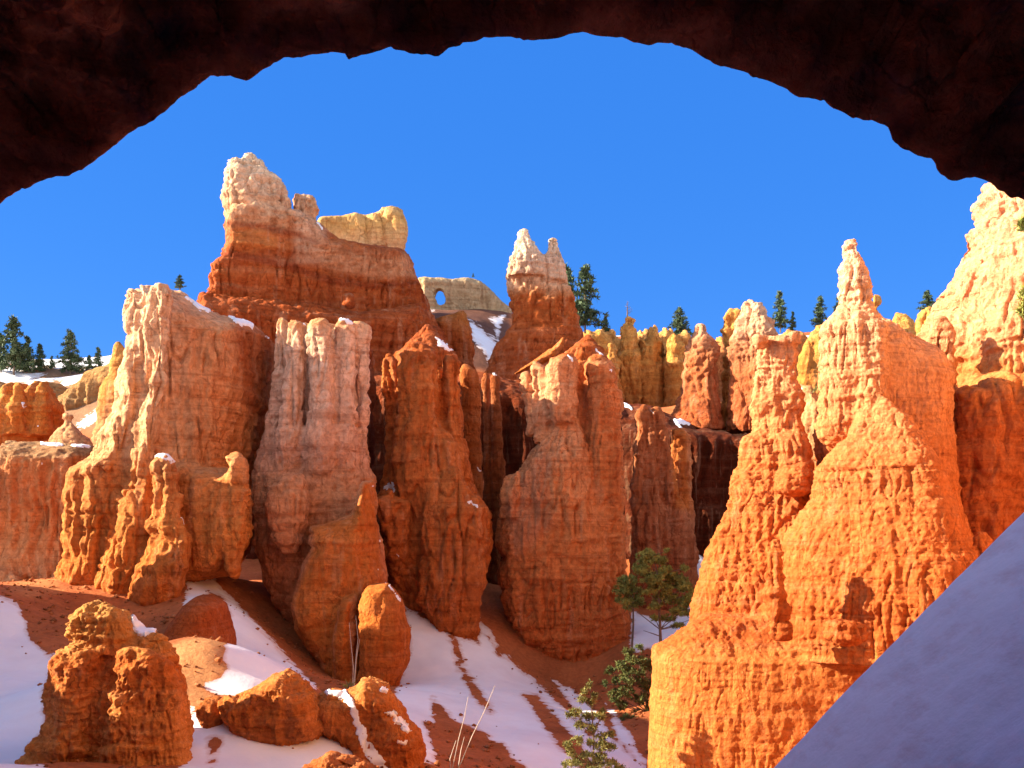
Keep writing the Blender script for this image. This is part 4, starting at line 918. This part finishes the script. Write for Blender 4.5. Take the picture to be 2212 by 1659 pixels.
# sunlit towers
formation('sunlit_tower', 'knobby sunlit orange tower with a slender capped spire above a broad base', 'hoodoo', 48, [
    col([(731,1636,1705,.55,1.9),(740,1630,1722,.55,1.9),(760,1638,1722,.55,1.9),(800,1640,1718,.55,1.9),(822,1627,1722,.55,1.9),(850,1630,1730,.55,1.8),(930,1628,1730,.55,1.7),(950,1610,1735,.55,1.6),(965,1602,1740,.55,1.6),(1000,1600,1745,.5,1.5),(1040,1585,1755,.48,1.4),(1070,1580,1760,.48,1.2),(1100,1572,1760,.48,1.1),(1150,1550,1755,.48,1.1),(1220,1524,1745,.48,1.0),(1300,1507,1740,.5,.8),(1350,1490,1740,.55,.6),(1420,1480,1740,.55,-.2)], -.4, .85, 3, 20),
    col([(727,1632,1650),(735,1628,1655),(750,1634,1650)], .9), col([(716,1706,1716),(724,1698,1724),(745,1700,1724)], 1.2),
    col([(519,1826,1846),(528,1823,1850),(540,1822,1851),(548,1824,1852),(562,1825,1860),(580,1814,1871),(602,1816,1876),(660,1818,1879),(690,1792,1895),(705,1780,1905),(730,1779,1910),(800,1775,1915),(900,1775,1915),(935,1774,1905),(945,1782,1890),(960,1800,1870)], -1.2, .7, 3, 26),
    wall([(1880,690),(1909,703),(1939,729),(1983,746),(2013,763),(2037,817),(2037,931),(2045,1000),(2055,1080),(2075,1150),(2105,1200),(2150,1260),(2150,1420),(1700,1450),(1760,1150),(1775,1000),(1790,720),(1840,690)], 2.2, 3.4, 2.4, .25),
    col([(818,1880,1886),(850,1870,1892),(872,1867,1920),(900,1858,1960),(950,1830,1990),(1010,1772,2020),(1060,1766,2035),(1100,1750,2050),(1160,1715,2065),(1220,1690,2090),(1300,1670,2110),(1420,1660,2120)], -2.9, .65, 2.8, 33),
    col([(1165,1668,1680),(1200,1657,1690),(1280,1655,1690),(1330,1665,1700),(1375,1672,1705)], -5.6),
    col([(1005,1690,1745),(1030,1672,1757),(1060,1675,1757),(1072,1695,1740)], -1.0),
    col([(1330,1530,1720),(1352,1492,1800),(1376,1455,1880),(1402,1416,1950),(1415,1412,2000),(1450,1412,2020),(1550,1408,2040),(1620,1405,2050),(1760,1390,2060)], -1.2, .5, 3.2, 6),
    col([(1338,1800,1850),(1350,1785,1872),(1378,1785,1872),(1392,1800,1850)], -7.5, .8),
    col([(1148,2112,2130),(1165,2096,2140),(1215,2088,2145)], -1.2),
    cut(1600,1392,70,16,1.6,-7.6), cut(1790,1400,60,14,1.4,-9.2)],
    [(520,(.78,.54,.40)),(640,(.76,.48,.32)),(760,(.72,.39,.23)),(900,(.66,.29,.14)),(1000,(.60,.215,.085)),(1200,(.58,.19,.065)),(1380,(.48,.15,.05)),(1420,(.60,.23,.08)),(1659,(.60,.225,.075))],
    vox=2.8, u=.5, mat='knobby', k=.2, disp=dict(big=.4, lump=.40, flute=.30, strata=.16, rough=.12, knob=.22, pit=.12, gully=.20, crag=.15, plate=.16, pv=2.5, bed=.2, calm=[([(1380,1420),(2200,1420),(2200,1800),(1380,1800)], .38), ([(1905,740),(2200,700),(2200,1150),(2060,1150),(1990,940)], .6)]),
    parts=[('spire', [(1800,505),(1890,505),(1885,664),(1815,668)], 'slender cream spire with a cap stone'), ('pillar', [(1600,700),(1740,700),(1735,940),(1600,940)], 'square-topped pillar'), ('fin', [(1880,690),(2060,700),(2045,950),(1990,940),(1960,890),(1900,860),(1905,740)], 'smooth shaded orange fin'), ('ledge_base', [(1390,1395),(1500,1395),(1700,1385),(1880,1400),(2100,1400),(2100,1800),(1380,1800)], 'blocky yellow-orange base')],
    base='buttress')
formation('sunlit_wall', 'great cream sunlit rock wall rising to the arch with its foot in shade', 'rock formation', 62, [
    wall([(2138,393),(2124,424),(2126,477),(2107,491),(2097,524),(2094,582),(2070,608),(2064,642),(2047,676),(2020,689),(2000,726),(1997,750),(2012,790),(2020,1250),(2460,1300),(2460,430),(2300,380),(2200,390),(2165,398),(2150,385)], 3, 5.5, 4, -.25),
    col([(690,2022,2035),(730,2000,2050),(790,2010,2060),(830,2030,2060)], -.5), wall([(2030,850),(2048,832),(2075,838),(2090,822),(2130,808),(2190,815),(2240,806),(2480,800),(2480,1340),(2000,1340),(2015,1000)], -9, 3, 1.5, .05)],
    [(380,(.72,.44,.31)),(560,(.70,.39,.25)),(740,(.68,.35,.20)),(800,(.60,.26,.10)),(900,(.48,.155,.06)),(1200,(.44,.13,.045))],
    vox=3.0, u=1.0, mat='knobby', k=.6, disp=dict(big=.6, lump=.6, flute=.25, strata=.20, rough=.13, knob=.3, pit=.24, gully=.3, crag=.16))
formation('pale_hoodoo', 'pale peach rock seen in the slot between the two sunlit towers', 'hoodoo', 72, [
    wall([(1722,835),(1742,842),(1778,885),(1795,1110),(1690,1110),(1705,950)], 0, 3, 2)],
    [(830,(.62,.38,.22)),(1100,(.58,.28,.13))], u=.9, disp=MID, snow=[[(1720,832),(1732,834),(1745,846),(1736,848)]])

# foreground rocks
FG = dict(big=.5, lump=.5, flute=.26, strata=.16, rough=.15, knob=.10, pit=.26, plate=.42, pv=2.0, gully=.08, crag=.26, bed=.14)
formation('boulder_rock', 'rugged tan boulder stack with a layered cap and a snow patch on its shoulder', 'rock', 32, [
    col([(1388,175,340),(1402,160,362),(1440,118,380),(1490,98,396),(1540,106,405),(1600,92,403),(1650,62,396),(1720,50,388)], .3, .7, 3.4, 24),
    col([(1405,150,215),(1440,113,225),(1486,88,225),(1510,92,222),(1545,102,220),(1583,92,218),(1610,66,216),(1650,51,214),(1720,42,212)], -.9, .8, 3, 38),
    col([(1404,255,330),(1440,250,372),(1492,245,392),(1560,235,402),(1640,225,398),(1720,220,395)], -1.0, .7, 3.6, -14),
    col([(1302,205,225),(1312,185,255),(1330,163,268),(1368,157,285),(1385,170,285),(1410,160,300)], -.2, .8),
    col([(1368,322,350),(1378,305,362),(1400,290,366),(1430,280,372)], -.2, .8),
    col([(1320,255,272),(1345,250,290),(1385,240,330),(1400,240,340)], .8, .8), col([(1366,225,335),(1390,190,352),(1430,160,370)], .3, .7, 3),
    cut(285,1392,30,10,.6,-1.5)],
    [(1300,(.62,.34,.13)),(1390,(.62,.30,.11)),(1430,(.58,.20,.065)),(1520,(.68,.27,.09)),(1600,(.68,.29,.10)),(1659,(.66,.30,.11))], vox=2.4, u=.42, mat='near', k=.14, disp=FG,
    parts=[('cap', [(140,1290),(290,1290),(300,1375),(370,1362),(372,1400),(290,1398),(160,1400)], 'thin-bedded yellowish cap')], base='boulder',
    snow=[[(283,1322),(300,1332),(346,1354),(334,1372),(304,1376),(282,1362)]], snow_h=.15)
formation('boulder_rock', 'rounded orange boulder rising from the snow between the tan stack and the ridge', 'rock', 35, [
    wall([(486,1516),(505,1505),(535,1498),(555,1478),(578,1462),(597,1455),(615,1450),(632,1458),(650,1480),(672,1502),(702,1566),(690,1590),(660,1600),(640,1640),(605,1630),(560,1600),(520,1575),(490,1545)], 0, 1.4, .5)],
    [(1440,(.60,.26,.09)),(1520,(.55,.21,.07)),(1600,(.5,.18,.06))], vox=2.6, u=.42, mat='near', k=.14, disp=FG)
formation('boulder_rock', 'split orange rock ridge with a snow gully running down its face', 'rock', 36, [
    wall([(690,1530),(705,1505),(745,1500),(775,1482),(795,1466),(820,1478),(844,1496),(862,1515),(878,1543),(908,1595),(914,1622),(905,1700),(800,1700),(760,1600),(700,1572)], 0, 1.5, .5),
    col([(1500,712,735),(1520,705,752),(1570,700,775),(1620,740,800)], -.7), col([(1470,785,800),(1500,770,830),(1560,780,870),(1650,800,905),(1700,810,905)], -.5)],
    [(1460,(.64,.30,.11)),(1520,(.55,.21,.07)),(1650,(.5,.17,.055))], vox=2.6, u=.42, mat='near', k=.14, disp=FG,
    snow=[[(682,1492),(720,1488),(750,1494),(768,1520),(784,1556),(800,1600),(830,1640),(850,1680),(815,1680),(780,1620),(765,1570),(750,1525),(730,1506),(690,1502)], [(832,1540),(850,1536),(870,1556),(890,1580),(880,1584),(856,1566)], [(846,1590),(880,1600),(878,1615),(858,1606)], [(818,1484),(842,1488),(844,1498),(822,1496)]], snow_h=.15)
formation('boulder_rock', 'low brown rock breaking through the snow at the bottom edge', 'rock', 30, [
    wall([(640,1700),(655,1655),(680,1640),(712,1627),(750,1630),(780,1642),(816,1660),(830,1720),(640,1720)], 0, 1.1, .9)],
    [(1620,(.46,.17,.06)),(1700,(.42,.14,.05))], vox=3, u=.4, mat='near', k=.14, disp=FG)

formation('soil_mound', 'smooth dark red soil mound under the orange rib, beside the snow', 'mound', 57, [col([(1283,438,456),(1290,420,472),(1305,402,486),(1330,384,494),(1370,362,502),(1440,335,510)], 1, 1.5, 2.0)],
    [(1280,(.40,.115,.04)),(1400,(.38,.11,.038))], vox=3, u=.8, mat='near', k=1.2, disp=dict(lump=.25, rough=.05))
formation('boulder_rock', 'small dark rubble outcrop in the snow beside the tan boulder stack', 'rock', 35, [
    wall([(424,1525),(440,1508),(470,1510),(486,1528),(484,1556),(468,1600),(450,1610),(436,1580),(428,1550)], 0, .6, .35)],
    [(1500,(.50,.19,.065)),(1600,(.42,.14,.05))], vox=2.4, u=.35, mat='near', k=.14, disp=FG)

# ------------------------------------------------------------------ trees
def leaf_material(name, c0, c1, scale=1.0):
    m, t, b = new_mat(name)
    geo = nd(t, 'ShaderNodeNewGeometry'); oi = nd(t, 'ShaderNodeObjectInfo')
    n = noise_n(t, geo.outputs['Position'], 1.4 * scale, 3, .6)
    r = nd(t, 'ShaderNodeMath', operation='MULTIPLY_ADD'); r.inputs[1].default_value = .25
    t.links.new(geo.outputs['Random Per Island'], r.inputs[0]); t.links.new(n, r.inputs[2])
    t.links.new(mixc(t, ramp(t, r.outputs[0], .4, .85), c0, c1), b.inputs['Base Color'])
    b.inputs['Roughness'].default_value = .7; b.inputs['Specular IOR Level'].default_value = .2
    return m
def bark_material(name, c0, c1):
    m, t, b = new_mat(name)
    geo = nd(t, 'ShaderNodeNewGeometry')
    n = noise_n(t, geo.outputs['Position'], 5, 5, .65, (1.5, 1.5, .3))
    t.links.new(mixc(t, ramp(t, n, .35, .65), c0, c1), b.inputs['Base Color']); b.inputs['Roughness'].default_value = .9
    return m
LEAF_FAR = leaf_material('dark_conifer_needles', (.035, .065, .035), (.11, .15, .065), .6)
LEAF_PINE = leaf_material('pine_needles', (.07, .10, .022), (.42, .43, .10), 1.2)
LEAF_SHADY = leaf_material('pine_needles_painted_shade', (.03, .05, .014), (.19, .20, .055), 1.2)  # pine needles darkened to put the trees' shade into their colour
LEAF_YOUNG = leaf_material('yellowish_pine_needles', (.10, .11, .03), (.34, .30, .10), 1.5)
BARK = bark_material('pine_bark', (.10, .06, .04), (.22, .15, .10))
BARK_PALE = bark_material('weathered_wood', (.35, .28, .22), (.58, .50, .42))

class MB:
    def __init__(s): s.v = []; s.f = []; s.n = 0
    def tube(s, pts, r0, r1, k=6):
        pts = [Vector(p) for p in pts]; m = len(pts); base = s.n
        for i, p in enumerate(pts):
            d = (pts[min(i + 1, m - 1)] - pts[max(i - 1, 0)]).normalized()
            a = d.cross(Vector((.3, 1, .17))).normalized(); b = d.cross(a)
            r = r0 + (r1 - r0) * i / (m - 1)
            for j in range(k):
                t = 2 * math.pi * j / k; s.v.append(p + a * (math.cos(t) * r) + b * (math.sin(t) * r))
        for i in range(m - 1):
            for j in range(k):
                s.f.append((base + i * k + j, base + i * k + (j + 1) % k, base + (i + 1) * k + (j + 1) % k, base + (i + 1) * k + j))
        s.n += m * k
    def tuft(s, c, r, n, rng, w=.16, upbias=.3):
        for _ in range(n):
            d = Vector((rng.gauss(0, 1), rng.gauss(0, 1), rng.gauss(0, 1) + upbias)).normalized()
            e = d.cross(Vector((rng.gauss(0, 1), rng.gauss(0, 1), rng.gauss(0, 1)))).normalized() * (r * w)
            l = r * rng.uniform(.6, 1.15); p = Vector(c) + d * (r * .12)
            s.v += [p - e, p + e, p + d * l + e * .35, p + d * l - e * .35]; s.f.append((s.n, s.n + 1, s.n + 2, s.n + 3)); s.n += 4
    def mesh(s, name, mat, smooth=False):
        o = mesh_obj(name, np.array([tuple(q) for q in s.v]), np.array(s.f), mat, None, (0, 0, 0), None, smooth)
        return o

def conifer_parts(h, w, rng, ragged=.35, n=34, lo=.12, tuft=14):
    """a conifer with drooping layered boughs, base at the origin"""
    tr, cr = MB(), MB()
    lean = (rng.uniform(-.03, .03) * h, rng.uniform(-.03, .03) * h)
    P = lambda t: Vector((lean[0] * t, lean[1] * t, h * t))
    tr.tube([P(t) for t in (-.03, .2, .5, .8, 1)], h * .018, h * .003, 6)
    for i in range(n):
        t = lo + (1 - lo) * (i + rng.random()) / n
        env = (1 - t) ** .75 * (1.0 if t > .25 else .6 + 1.6 * t)
        for q in range(rng.choice((2, 3, 3, 4))):
            a = rng.uniform(0, 2 * math.pi); L = w * .5 * env * rng.uniform(1 - ragged * 1.3, 1.15) + .02 * h
            if rng.random() < ragged * .35: continue
            e = P(t) + Vector((math.cos(a) * L, math.sin(a) * L, L * rng.uniform(-.30, .12)))
            tr.tube([P(t), (P(t) + e) / 2 + Vector((0, 0, .04 * L)), e], h * .005, h * .0015, 3)
            m = max(2, int(L / (.05 * h)))
            for j in range(m):
                f = (j + .7) / m
                cr.tuft(P(t).lerp(e, f) + Vector((rng.gauss(0, .012 * h), rng.gauss(0, .012 * h), rng.gauss(0, .008 * h))), h * .055 * rng.uniform(.8, 1.3), tuft, rng, .2)
    cr.tuft(P(.985), h * .03, 8, rng, .2, 1.5)
    return tr, cr

def place_tree(name, label, x, y, z, tr, cr, leaf, bark, rz=0, group=None, cat='tree', extra=None):
    root = empty(name, (x, y, z)); root.rotation_euler = (0, 0, rz)
    a = tr.mesh('trunk', bark, True); a.parent = root
    b = None
    if cr is not None and cr.n: b = cr.mesh('crown', leaf); b.parent = root
    tag(root, label, cat, group); return root, a, b

def copy_tree(src, label, x, y, z, sc, rz, sx=1.0):
    root, a, b = src
    r = root.copy(); COL.objects.link(r); r.location = (x, y, z); r.scale = (sc * sx, sc * sx, sc); r.rotation_euler = (0, 0, rz); r['label'] = label
    for ch in (a, b):
        if ch is None: continue
        c = ch.copy(); COL.objects.link(c); c.parent = r
    return r

PROTO = {}
def far_tree(kind, label, px, base, top, Y):
    x, y, z = px2w(px, base, Y); H = (base - top) * Y / FPX
    K = {'dense': (.92, .38, 34, .08), 'spire': (.62, .32, 32, .05), 'thin': (.72, .42, 26, .10), 'round': (.85, .35, 26, .28)}[kind]; K = (K[0], K[1] + .12, K[2], K[3])
    kind = (kind, int(px) % 2)
    if kind not in PROTO:
        rng = random.Random(len(kind[0]) * 7 + 3 + 50 * kind[1])
        tr, cr = conifer_parts(10.0, 10 * K[0], rng, K[1], K[2], K[3])
        PROTO[kind] = place_tree('conifer', label, x, y, z, tr, cr, LEAF_FAR, BARK, 0, 'conifers on the rim')
        PROTO[kind][0].scale = (H / 10,) * 3; return
    rng = random.Random(int(px * 13)); copy_tree(PROTO[kind], label, x, y, z, H / 10, rng.uniform(0, 6), rng.uniform(.85, 1.15))
for a in [
    ('dense', 'big dark conifer on the snowy rim, tallest at the edge of the view', 30, 806, 688, 186),
    ('dense', 'conifer close beside the tallest one on the snowy rim', 2, 806, 722, 188),
    ('spire', 'slim conifer third along the snowy rim, next to the pair of big ones', 58, 806, 728, 190),
    ('spire', 'short conifer standing apart in the middle of the snowy rim', 86, 808, 745, 190),
    ('spire', 'small pale conifer beside the layered tree on the snowy rim', 112, 810, 770, 192),
    ('dense', 'free-standing layered conifer with wide drooping boughs on the snowy rim', 152, 810, 716, 188),
    ('spire', 'conifer nearest the pale cliff hoodoo on the snowy rim', 212, 812, 752, 190),
    ('round', 'low bushy conifer beside the pale cliff hoodoo', 193, 812, 768, 192),
    ('round', 'small round-topped tree on top of the pale cliff hoodoo', 388, 634, 594, 84),
    ('dense', 'large black-green conifer rising behind the twin spires', 1264, 716, 576, 132),
    ('round', 'dark conifer half hidden behind the twin spires', 1222, 716, 572, 136),
    ('spire', 'tiny conifer at the foot of the large black-green one', 1308, 718, 684, 150),
    ('dense', 'dark cone-shaped conifer beside the pink spire', 1467, 752, 666, 178),
    ('thin', 'ragged conifer with bare gaps next to the tall pink spire', 1686, 716, 630, 150),
    ('spire', 'small bushy conifer leaning on the ragged one', 1712, 716, 674, 151),
    ('thin', 'thin half-bare conifer alone between the tall pink spire and the main spire', 1770, 714, 640, 150),
    ('thin', 'conifer mostly hidden behind the main sunlit spire', 1812, 706, 640, 150),
    ('round', 'spreading conifer above the ochre beaded column', 2004, 690, 628, 150),
    ('round', 'tiny shrub-like tree on top of the window rock', 1022, 602, 590, 170)]:
    far_tree(*a)
def bare_tree(name, label, px, base, top, Y, spread, n, seed, mat=BARK, thick=.02):
    rng = random.Random(seed); x, y, z = px2w(px, base, Y); H = (base - top) * Y / FPX
    tr = MB(); tr.tube([(0, 0, -.1), (0.01 * H, 0, H * .5), (0, 0, H)], H * thick, H * .006, 5)
    for i in range(n):
        t = .25 + .7 * i / n; a = rng.uniform(0, 6.28); L = H * spread * (1.1 - t) * rng.uniform(.6, 1.2)
        p = Vector((0, 0, H * t)); e = p + Vector((math.cos(a) * L, math.sin(a) * L, L * rng.uniform(-.1, .4)))
        tr.tube([p, p.lerp(e, .5) + Vector((0, 0, -.05 * L)), e], H * .011, H * .004, 4)
        tr.tube([p.lerp(e, .6), e + Vector((rng.uniform(-.2, .2) * L, rng.uniform(-.2, .2) * L, .25 * L))], H * .008, H * .003, 3)
    root = empty(name, (x, y, z)); o = tr.mesh('trunk', mat, True); o.parent = root
    tag(root, label, 'tree'); return root
bare_tree('dead_tree', 'bare dead tree on the tip of the yellow bobbled pinnacle', 1355, 690, 650, 150, .42, 14, 3, BARK, .05)

def limb_pine(label, spec, Y, trunk, leaf=LEAF_PINE, bark=BARK, seed=1, tr_r=.13, dens=1.0, tuft_r=.2, name='pine_tree', branches=(), group=None, grow=(.72, 1.06)):
    """a pine whose crown is made of needle tufts gathered in separate boughs; spec: bough (px, py, rx, ry, depth)"""
    rng = random.Random(seed); s = Y / FPX
    bx, by, bz = px2w(trunk[0][0], trunk[0][1], Y); base = Vector((bx, by, bz))
    tr, cr = MB(), MB()
    tp = [Vector(px2w(a, b, Y)) - base for a, b in trunk]
    tr.tube(tp, tr_r, tr_r * .25, 8)
    for px, py, rx, ry, dy in spec:
        c = Vector(px2w(px, py, Y)) - base + Vector((0, dy, 0)); g_ = rng.uniform(*grow); RX, RZ = rx * s * g_, ry * s * g_
        j = min(range(len(tp)), key=lambda q: (tp[q] - c).length + (1.0 if tp[q].z > c.z else 0))
        st = tp[j]
        tr.tube([st, st.lerp(c, .5) + Vector((0, 0, -.1 * RZ)), c], tr_r * .35, tr_r * .12, 5)
        for _ in range(int(dens * 120 * (RX * RX * RZ) ** (2 / 3) + 5)):
            while True:
                q = Vector((rng.uniform(-1, 1), rng.uniform(-1, 1), rng.uniform(-1, 1)))
                if q.length < 1 and (q.length > .45 or rng.random() < .3): break
            p = c + Vector((q.x * RX, q.y * RX, q.z * RZ))
            cr.tuft(p, tuft_r * rng.uniform(.75, 1.25), 18, rng, .13, .8)
            if rng.random() < .22: tr.tube([c.lerp(p, .2), p], tr_r * .09, tr_r * .05, 3)
    for bb in branches:
        tr.tube([Vector(px2w(a, b, Y)) - base for a, b in bb], tr_r * .35, tr_r * .15, 5)
    root = empty(name, base); a = tr.mesh('trunk', bark, True); a.parent = root; b = cr.mesh('crown', leaf); b.parent = root
    tag(root, label, 'tree', group)
    return root
limb_pine('tall open pine with rounded needle clumps in front of the bulging hoodoo', [
    (1400,1205,32,20,0),(1430,1212,30,18,.6),(1385,1232,26,16,-.4),(1440,1235,36,22,0),(1408,1250,40,20,-.6),(1462,1255,34,22,.6),(1425,1272,44,22,0),(1478,1268,26,18,0),
    (1440,1295,46,20,.5),(1485,1300,26,18,0),(1470,1322,34,14,0),(1412,1310,22,10,-.5),(1415,1335,14,9,0),(1445,1338,26,10,.5),(1372,1226,12,9,0),(1498,1282,18,12,0),(1502,1335,16,9,0),(1352,1302,12,8,0),(1478,1228,14,9,0),(1400,1190,12,8,0),(1440,1190,10,8,0),(1465,1352,22,8,0),(1395,1280,16,9,-.6)], 74,
    [(1428,1420),(1426,1360),(1424,1300),(1420,1240),(1412,1200)], branches=[[(1425,1374),(1408,1368),(1390,1362)],[(1427,1402),(1412,1393)]], seed=2, dens=1.5, tuft_r=.2, grow=(.5, .85))
limb_pine('smaller pine with a thin dark trunk beside the tall open pine', [
    (1355,1258,26,16,0),(1340,1275,20,14,-.4),(1368,1280,28,18,.3),(1345,1296,22,14,0),(1372,1300,20,12,0),(1356,1312,12,8,0)], 77,
    [(1364,1412),(1368,1350),(1368,1290),(1362,1260)], seed=5, dens=1.2, tr_r=.1)
limb_pine('bushy pine, shade painted into its needles, against the yellow base of the sunlit tower', [
    (1372,1425,36,18,0),(1345,1440,26,18,0),(1400,1440,26,22,.4),(1365,1460,40,22,-.3),(1330,1472,20,14,0),(1400,1480,26,22,0),(1350,1495,30,18,0),(1385,1510,30,18,0),(1345,1525,22,14,0),(1322,1500,12,10,0),(1318,1450,12,9,0),(1308,1478,9,8,0),(1360,1408,16,9,0),(1385,1400,14,8,.2),(1330,1515,14,9,0),(1400,1530,18,10,0),(1375,1540,16,9,0)], 63,
    [(1405,1600),(1400,1540),(1392,1480),(1380,1430)], branches=[[(1400,1500),(1380,1485),(1360,1478)],[(1402,1492),(1385,1470),(1372,1468)]], seed=8, dens=1.3, leaf=LEAF_SHADY, tuft_r=.19, grow=(.55, .9))
limb_pine('small round pine bush low against the sunlit tower', [
    (1352,1556,18,12,0),(1375,1562,20,12,0),(1355,1578,22,14,0),(1380,1585,18,14,0),(1362,1600,16,10,0)], 60, [(1385,1640),(1380,1600),(1368,1565)], seed=12, tr_r=.08, leaf=LEAF_SHADY, dens=1.2)
limb_pine('young yellowish pine with airy tiers of needles at the bottom of the gully', [
    (1275,1478,7,10,0),(1262,1493,6,6,0),(1258,1512,12,7,0),(1285,1505,10,8,0),(1276,1518,8,8,0),(1243,1540,14,8,0),(1270,1550,14,9,.2),(1296,1548,11,8,0),(1302,1538,5,6,0),(1255,1568,14,8,0),(1282,1575,13,8,0),(1228,1545,6,6,0),
    (1300,1592,16,10,0),(1318,1588,9,8,0),(1248,1600,12,8,0),(1225,1610,13,9,0),(1275,1605,12,8,0),(1300,1612,18,10,0),(1320,1615,12,9,0),(1235,1628,12,7,0),(1268,1632,18,8,0),(1295,1636,18,9,0),(1250,1648,20,9,0),(1225,1652,12,8,0),(1285,1655,22,9,0),(1320,1650,14,8,0),(1340,1662,16,8,0)], 44,
    [(1282,1740),(1282,1660),(1282,1590),(1278,1530),(1275,1480)], leaf=LEAF_YOUNG, seed=21, tr_r=.06, dens=3.0, tuft_r=.15)
limb_pine('pine reaching in at the picture edge before the sunlit wall', [
    (2215,478,14,14,0),(2225,500,24,14,0),(2208,488,8,10,0),(2218,640,20,22,0),(2206,665,14,14,0),(2230,670,26,20,0),(2250,580,20,20,0),(2290,480,40,40,0),(2300,640,50,40,0),(2290,800,60,40,0),(2310,380,30,40,0)], 34,
    [(2320,1400),(2315,1000),(2300,700),(2290,500),(2300,360)], seed=31, tr_r=.12, dens=1.6, tuft_r=.16)

# ------------------------------------------------------------------ dry stalks and low plants
def stalks(label, lines, Y, r):
    tr = MB(); b = Vector(px2w(lines[0][0][0], lines[0][0][1], Y))
    for ln in lines:
        tr.tube([Vector(px2w(a, c, Y)) - b + Vector((0, i * .02, 0)) for i, (a, c) in enumerate(ln)], r, r * .4, 5)
    o = tr.mesh('dry_stalk', BARK_PALE, True); o.location = b
    tag(o, label, 'dry stalks', 'bare dry stalks'); return o
stalks('bare pale stalks forking up from the snow at the bottom edge', [[(972,1700),(978,1657),(990,1600),(1003,1550),(1011,1506)], [(985,1700),(992,1657),(1020,1590),(1045,1540),(1069,1482)], [(985,1690),(996,1620),(1003,1592)], [(975,1680),(972,1640),(985,1600)]], 34, .022)
stalks('thin dry stalks in front of the orange upright slab', [[(762,1490),(763,1440),(758,1390),(754,1345)], [(764,1490),(768,1430),(773,1380),(768,1330)], [(765,1485),(770,1420),(777,1380)]], 52, .03)
def bush(label, px, py, Y, rpx, n, seed, leaf=LEAF_PINE):
    rng = random.Random(seed); s = Y / FPX; b = Vector(px2w(px, py, Y)); cr = MB(); tr = MB()
    for i in range(n):
        a = rng.uniform(0, 6.28); L = rpx * s * rng.uniform(.5, 1.1); e = Vector((math.cos(a) * L, math.sin(a) * L, L * rng.uniform(.4, 1.3)))
        tr.tube([(0, 0, -.1), e * .5 + Vector((0, 0, .1 * L)), e], .02, .008, 3)
        for f in (.6, .8, 1): cr.tuft(e * f, L * .3, 7, rng, .12)
    root = empty('shrub', b); o = tr.mesh('stem', BARK, True); o.parent = root; c = cr.mesh('foliage', leaf); c.parent = root
    tag(root, label, 'shrub', 'small shrubs'); return root
bush('small green shrub at the foot of the thin dry stalks', 752, 1486, 51, 14, 16, 3)
bush('sparse shrub on the red soil under the tall pink spire', 1560, 925, 112, 12, 16, 5)
bush('shrub beside the square-topped sunlit pillar', 1752, 850, 70, 14, 16, 7)
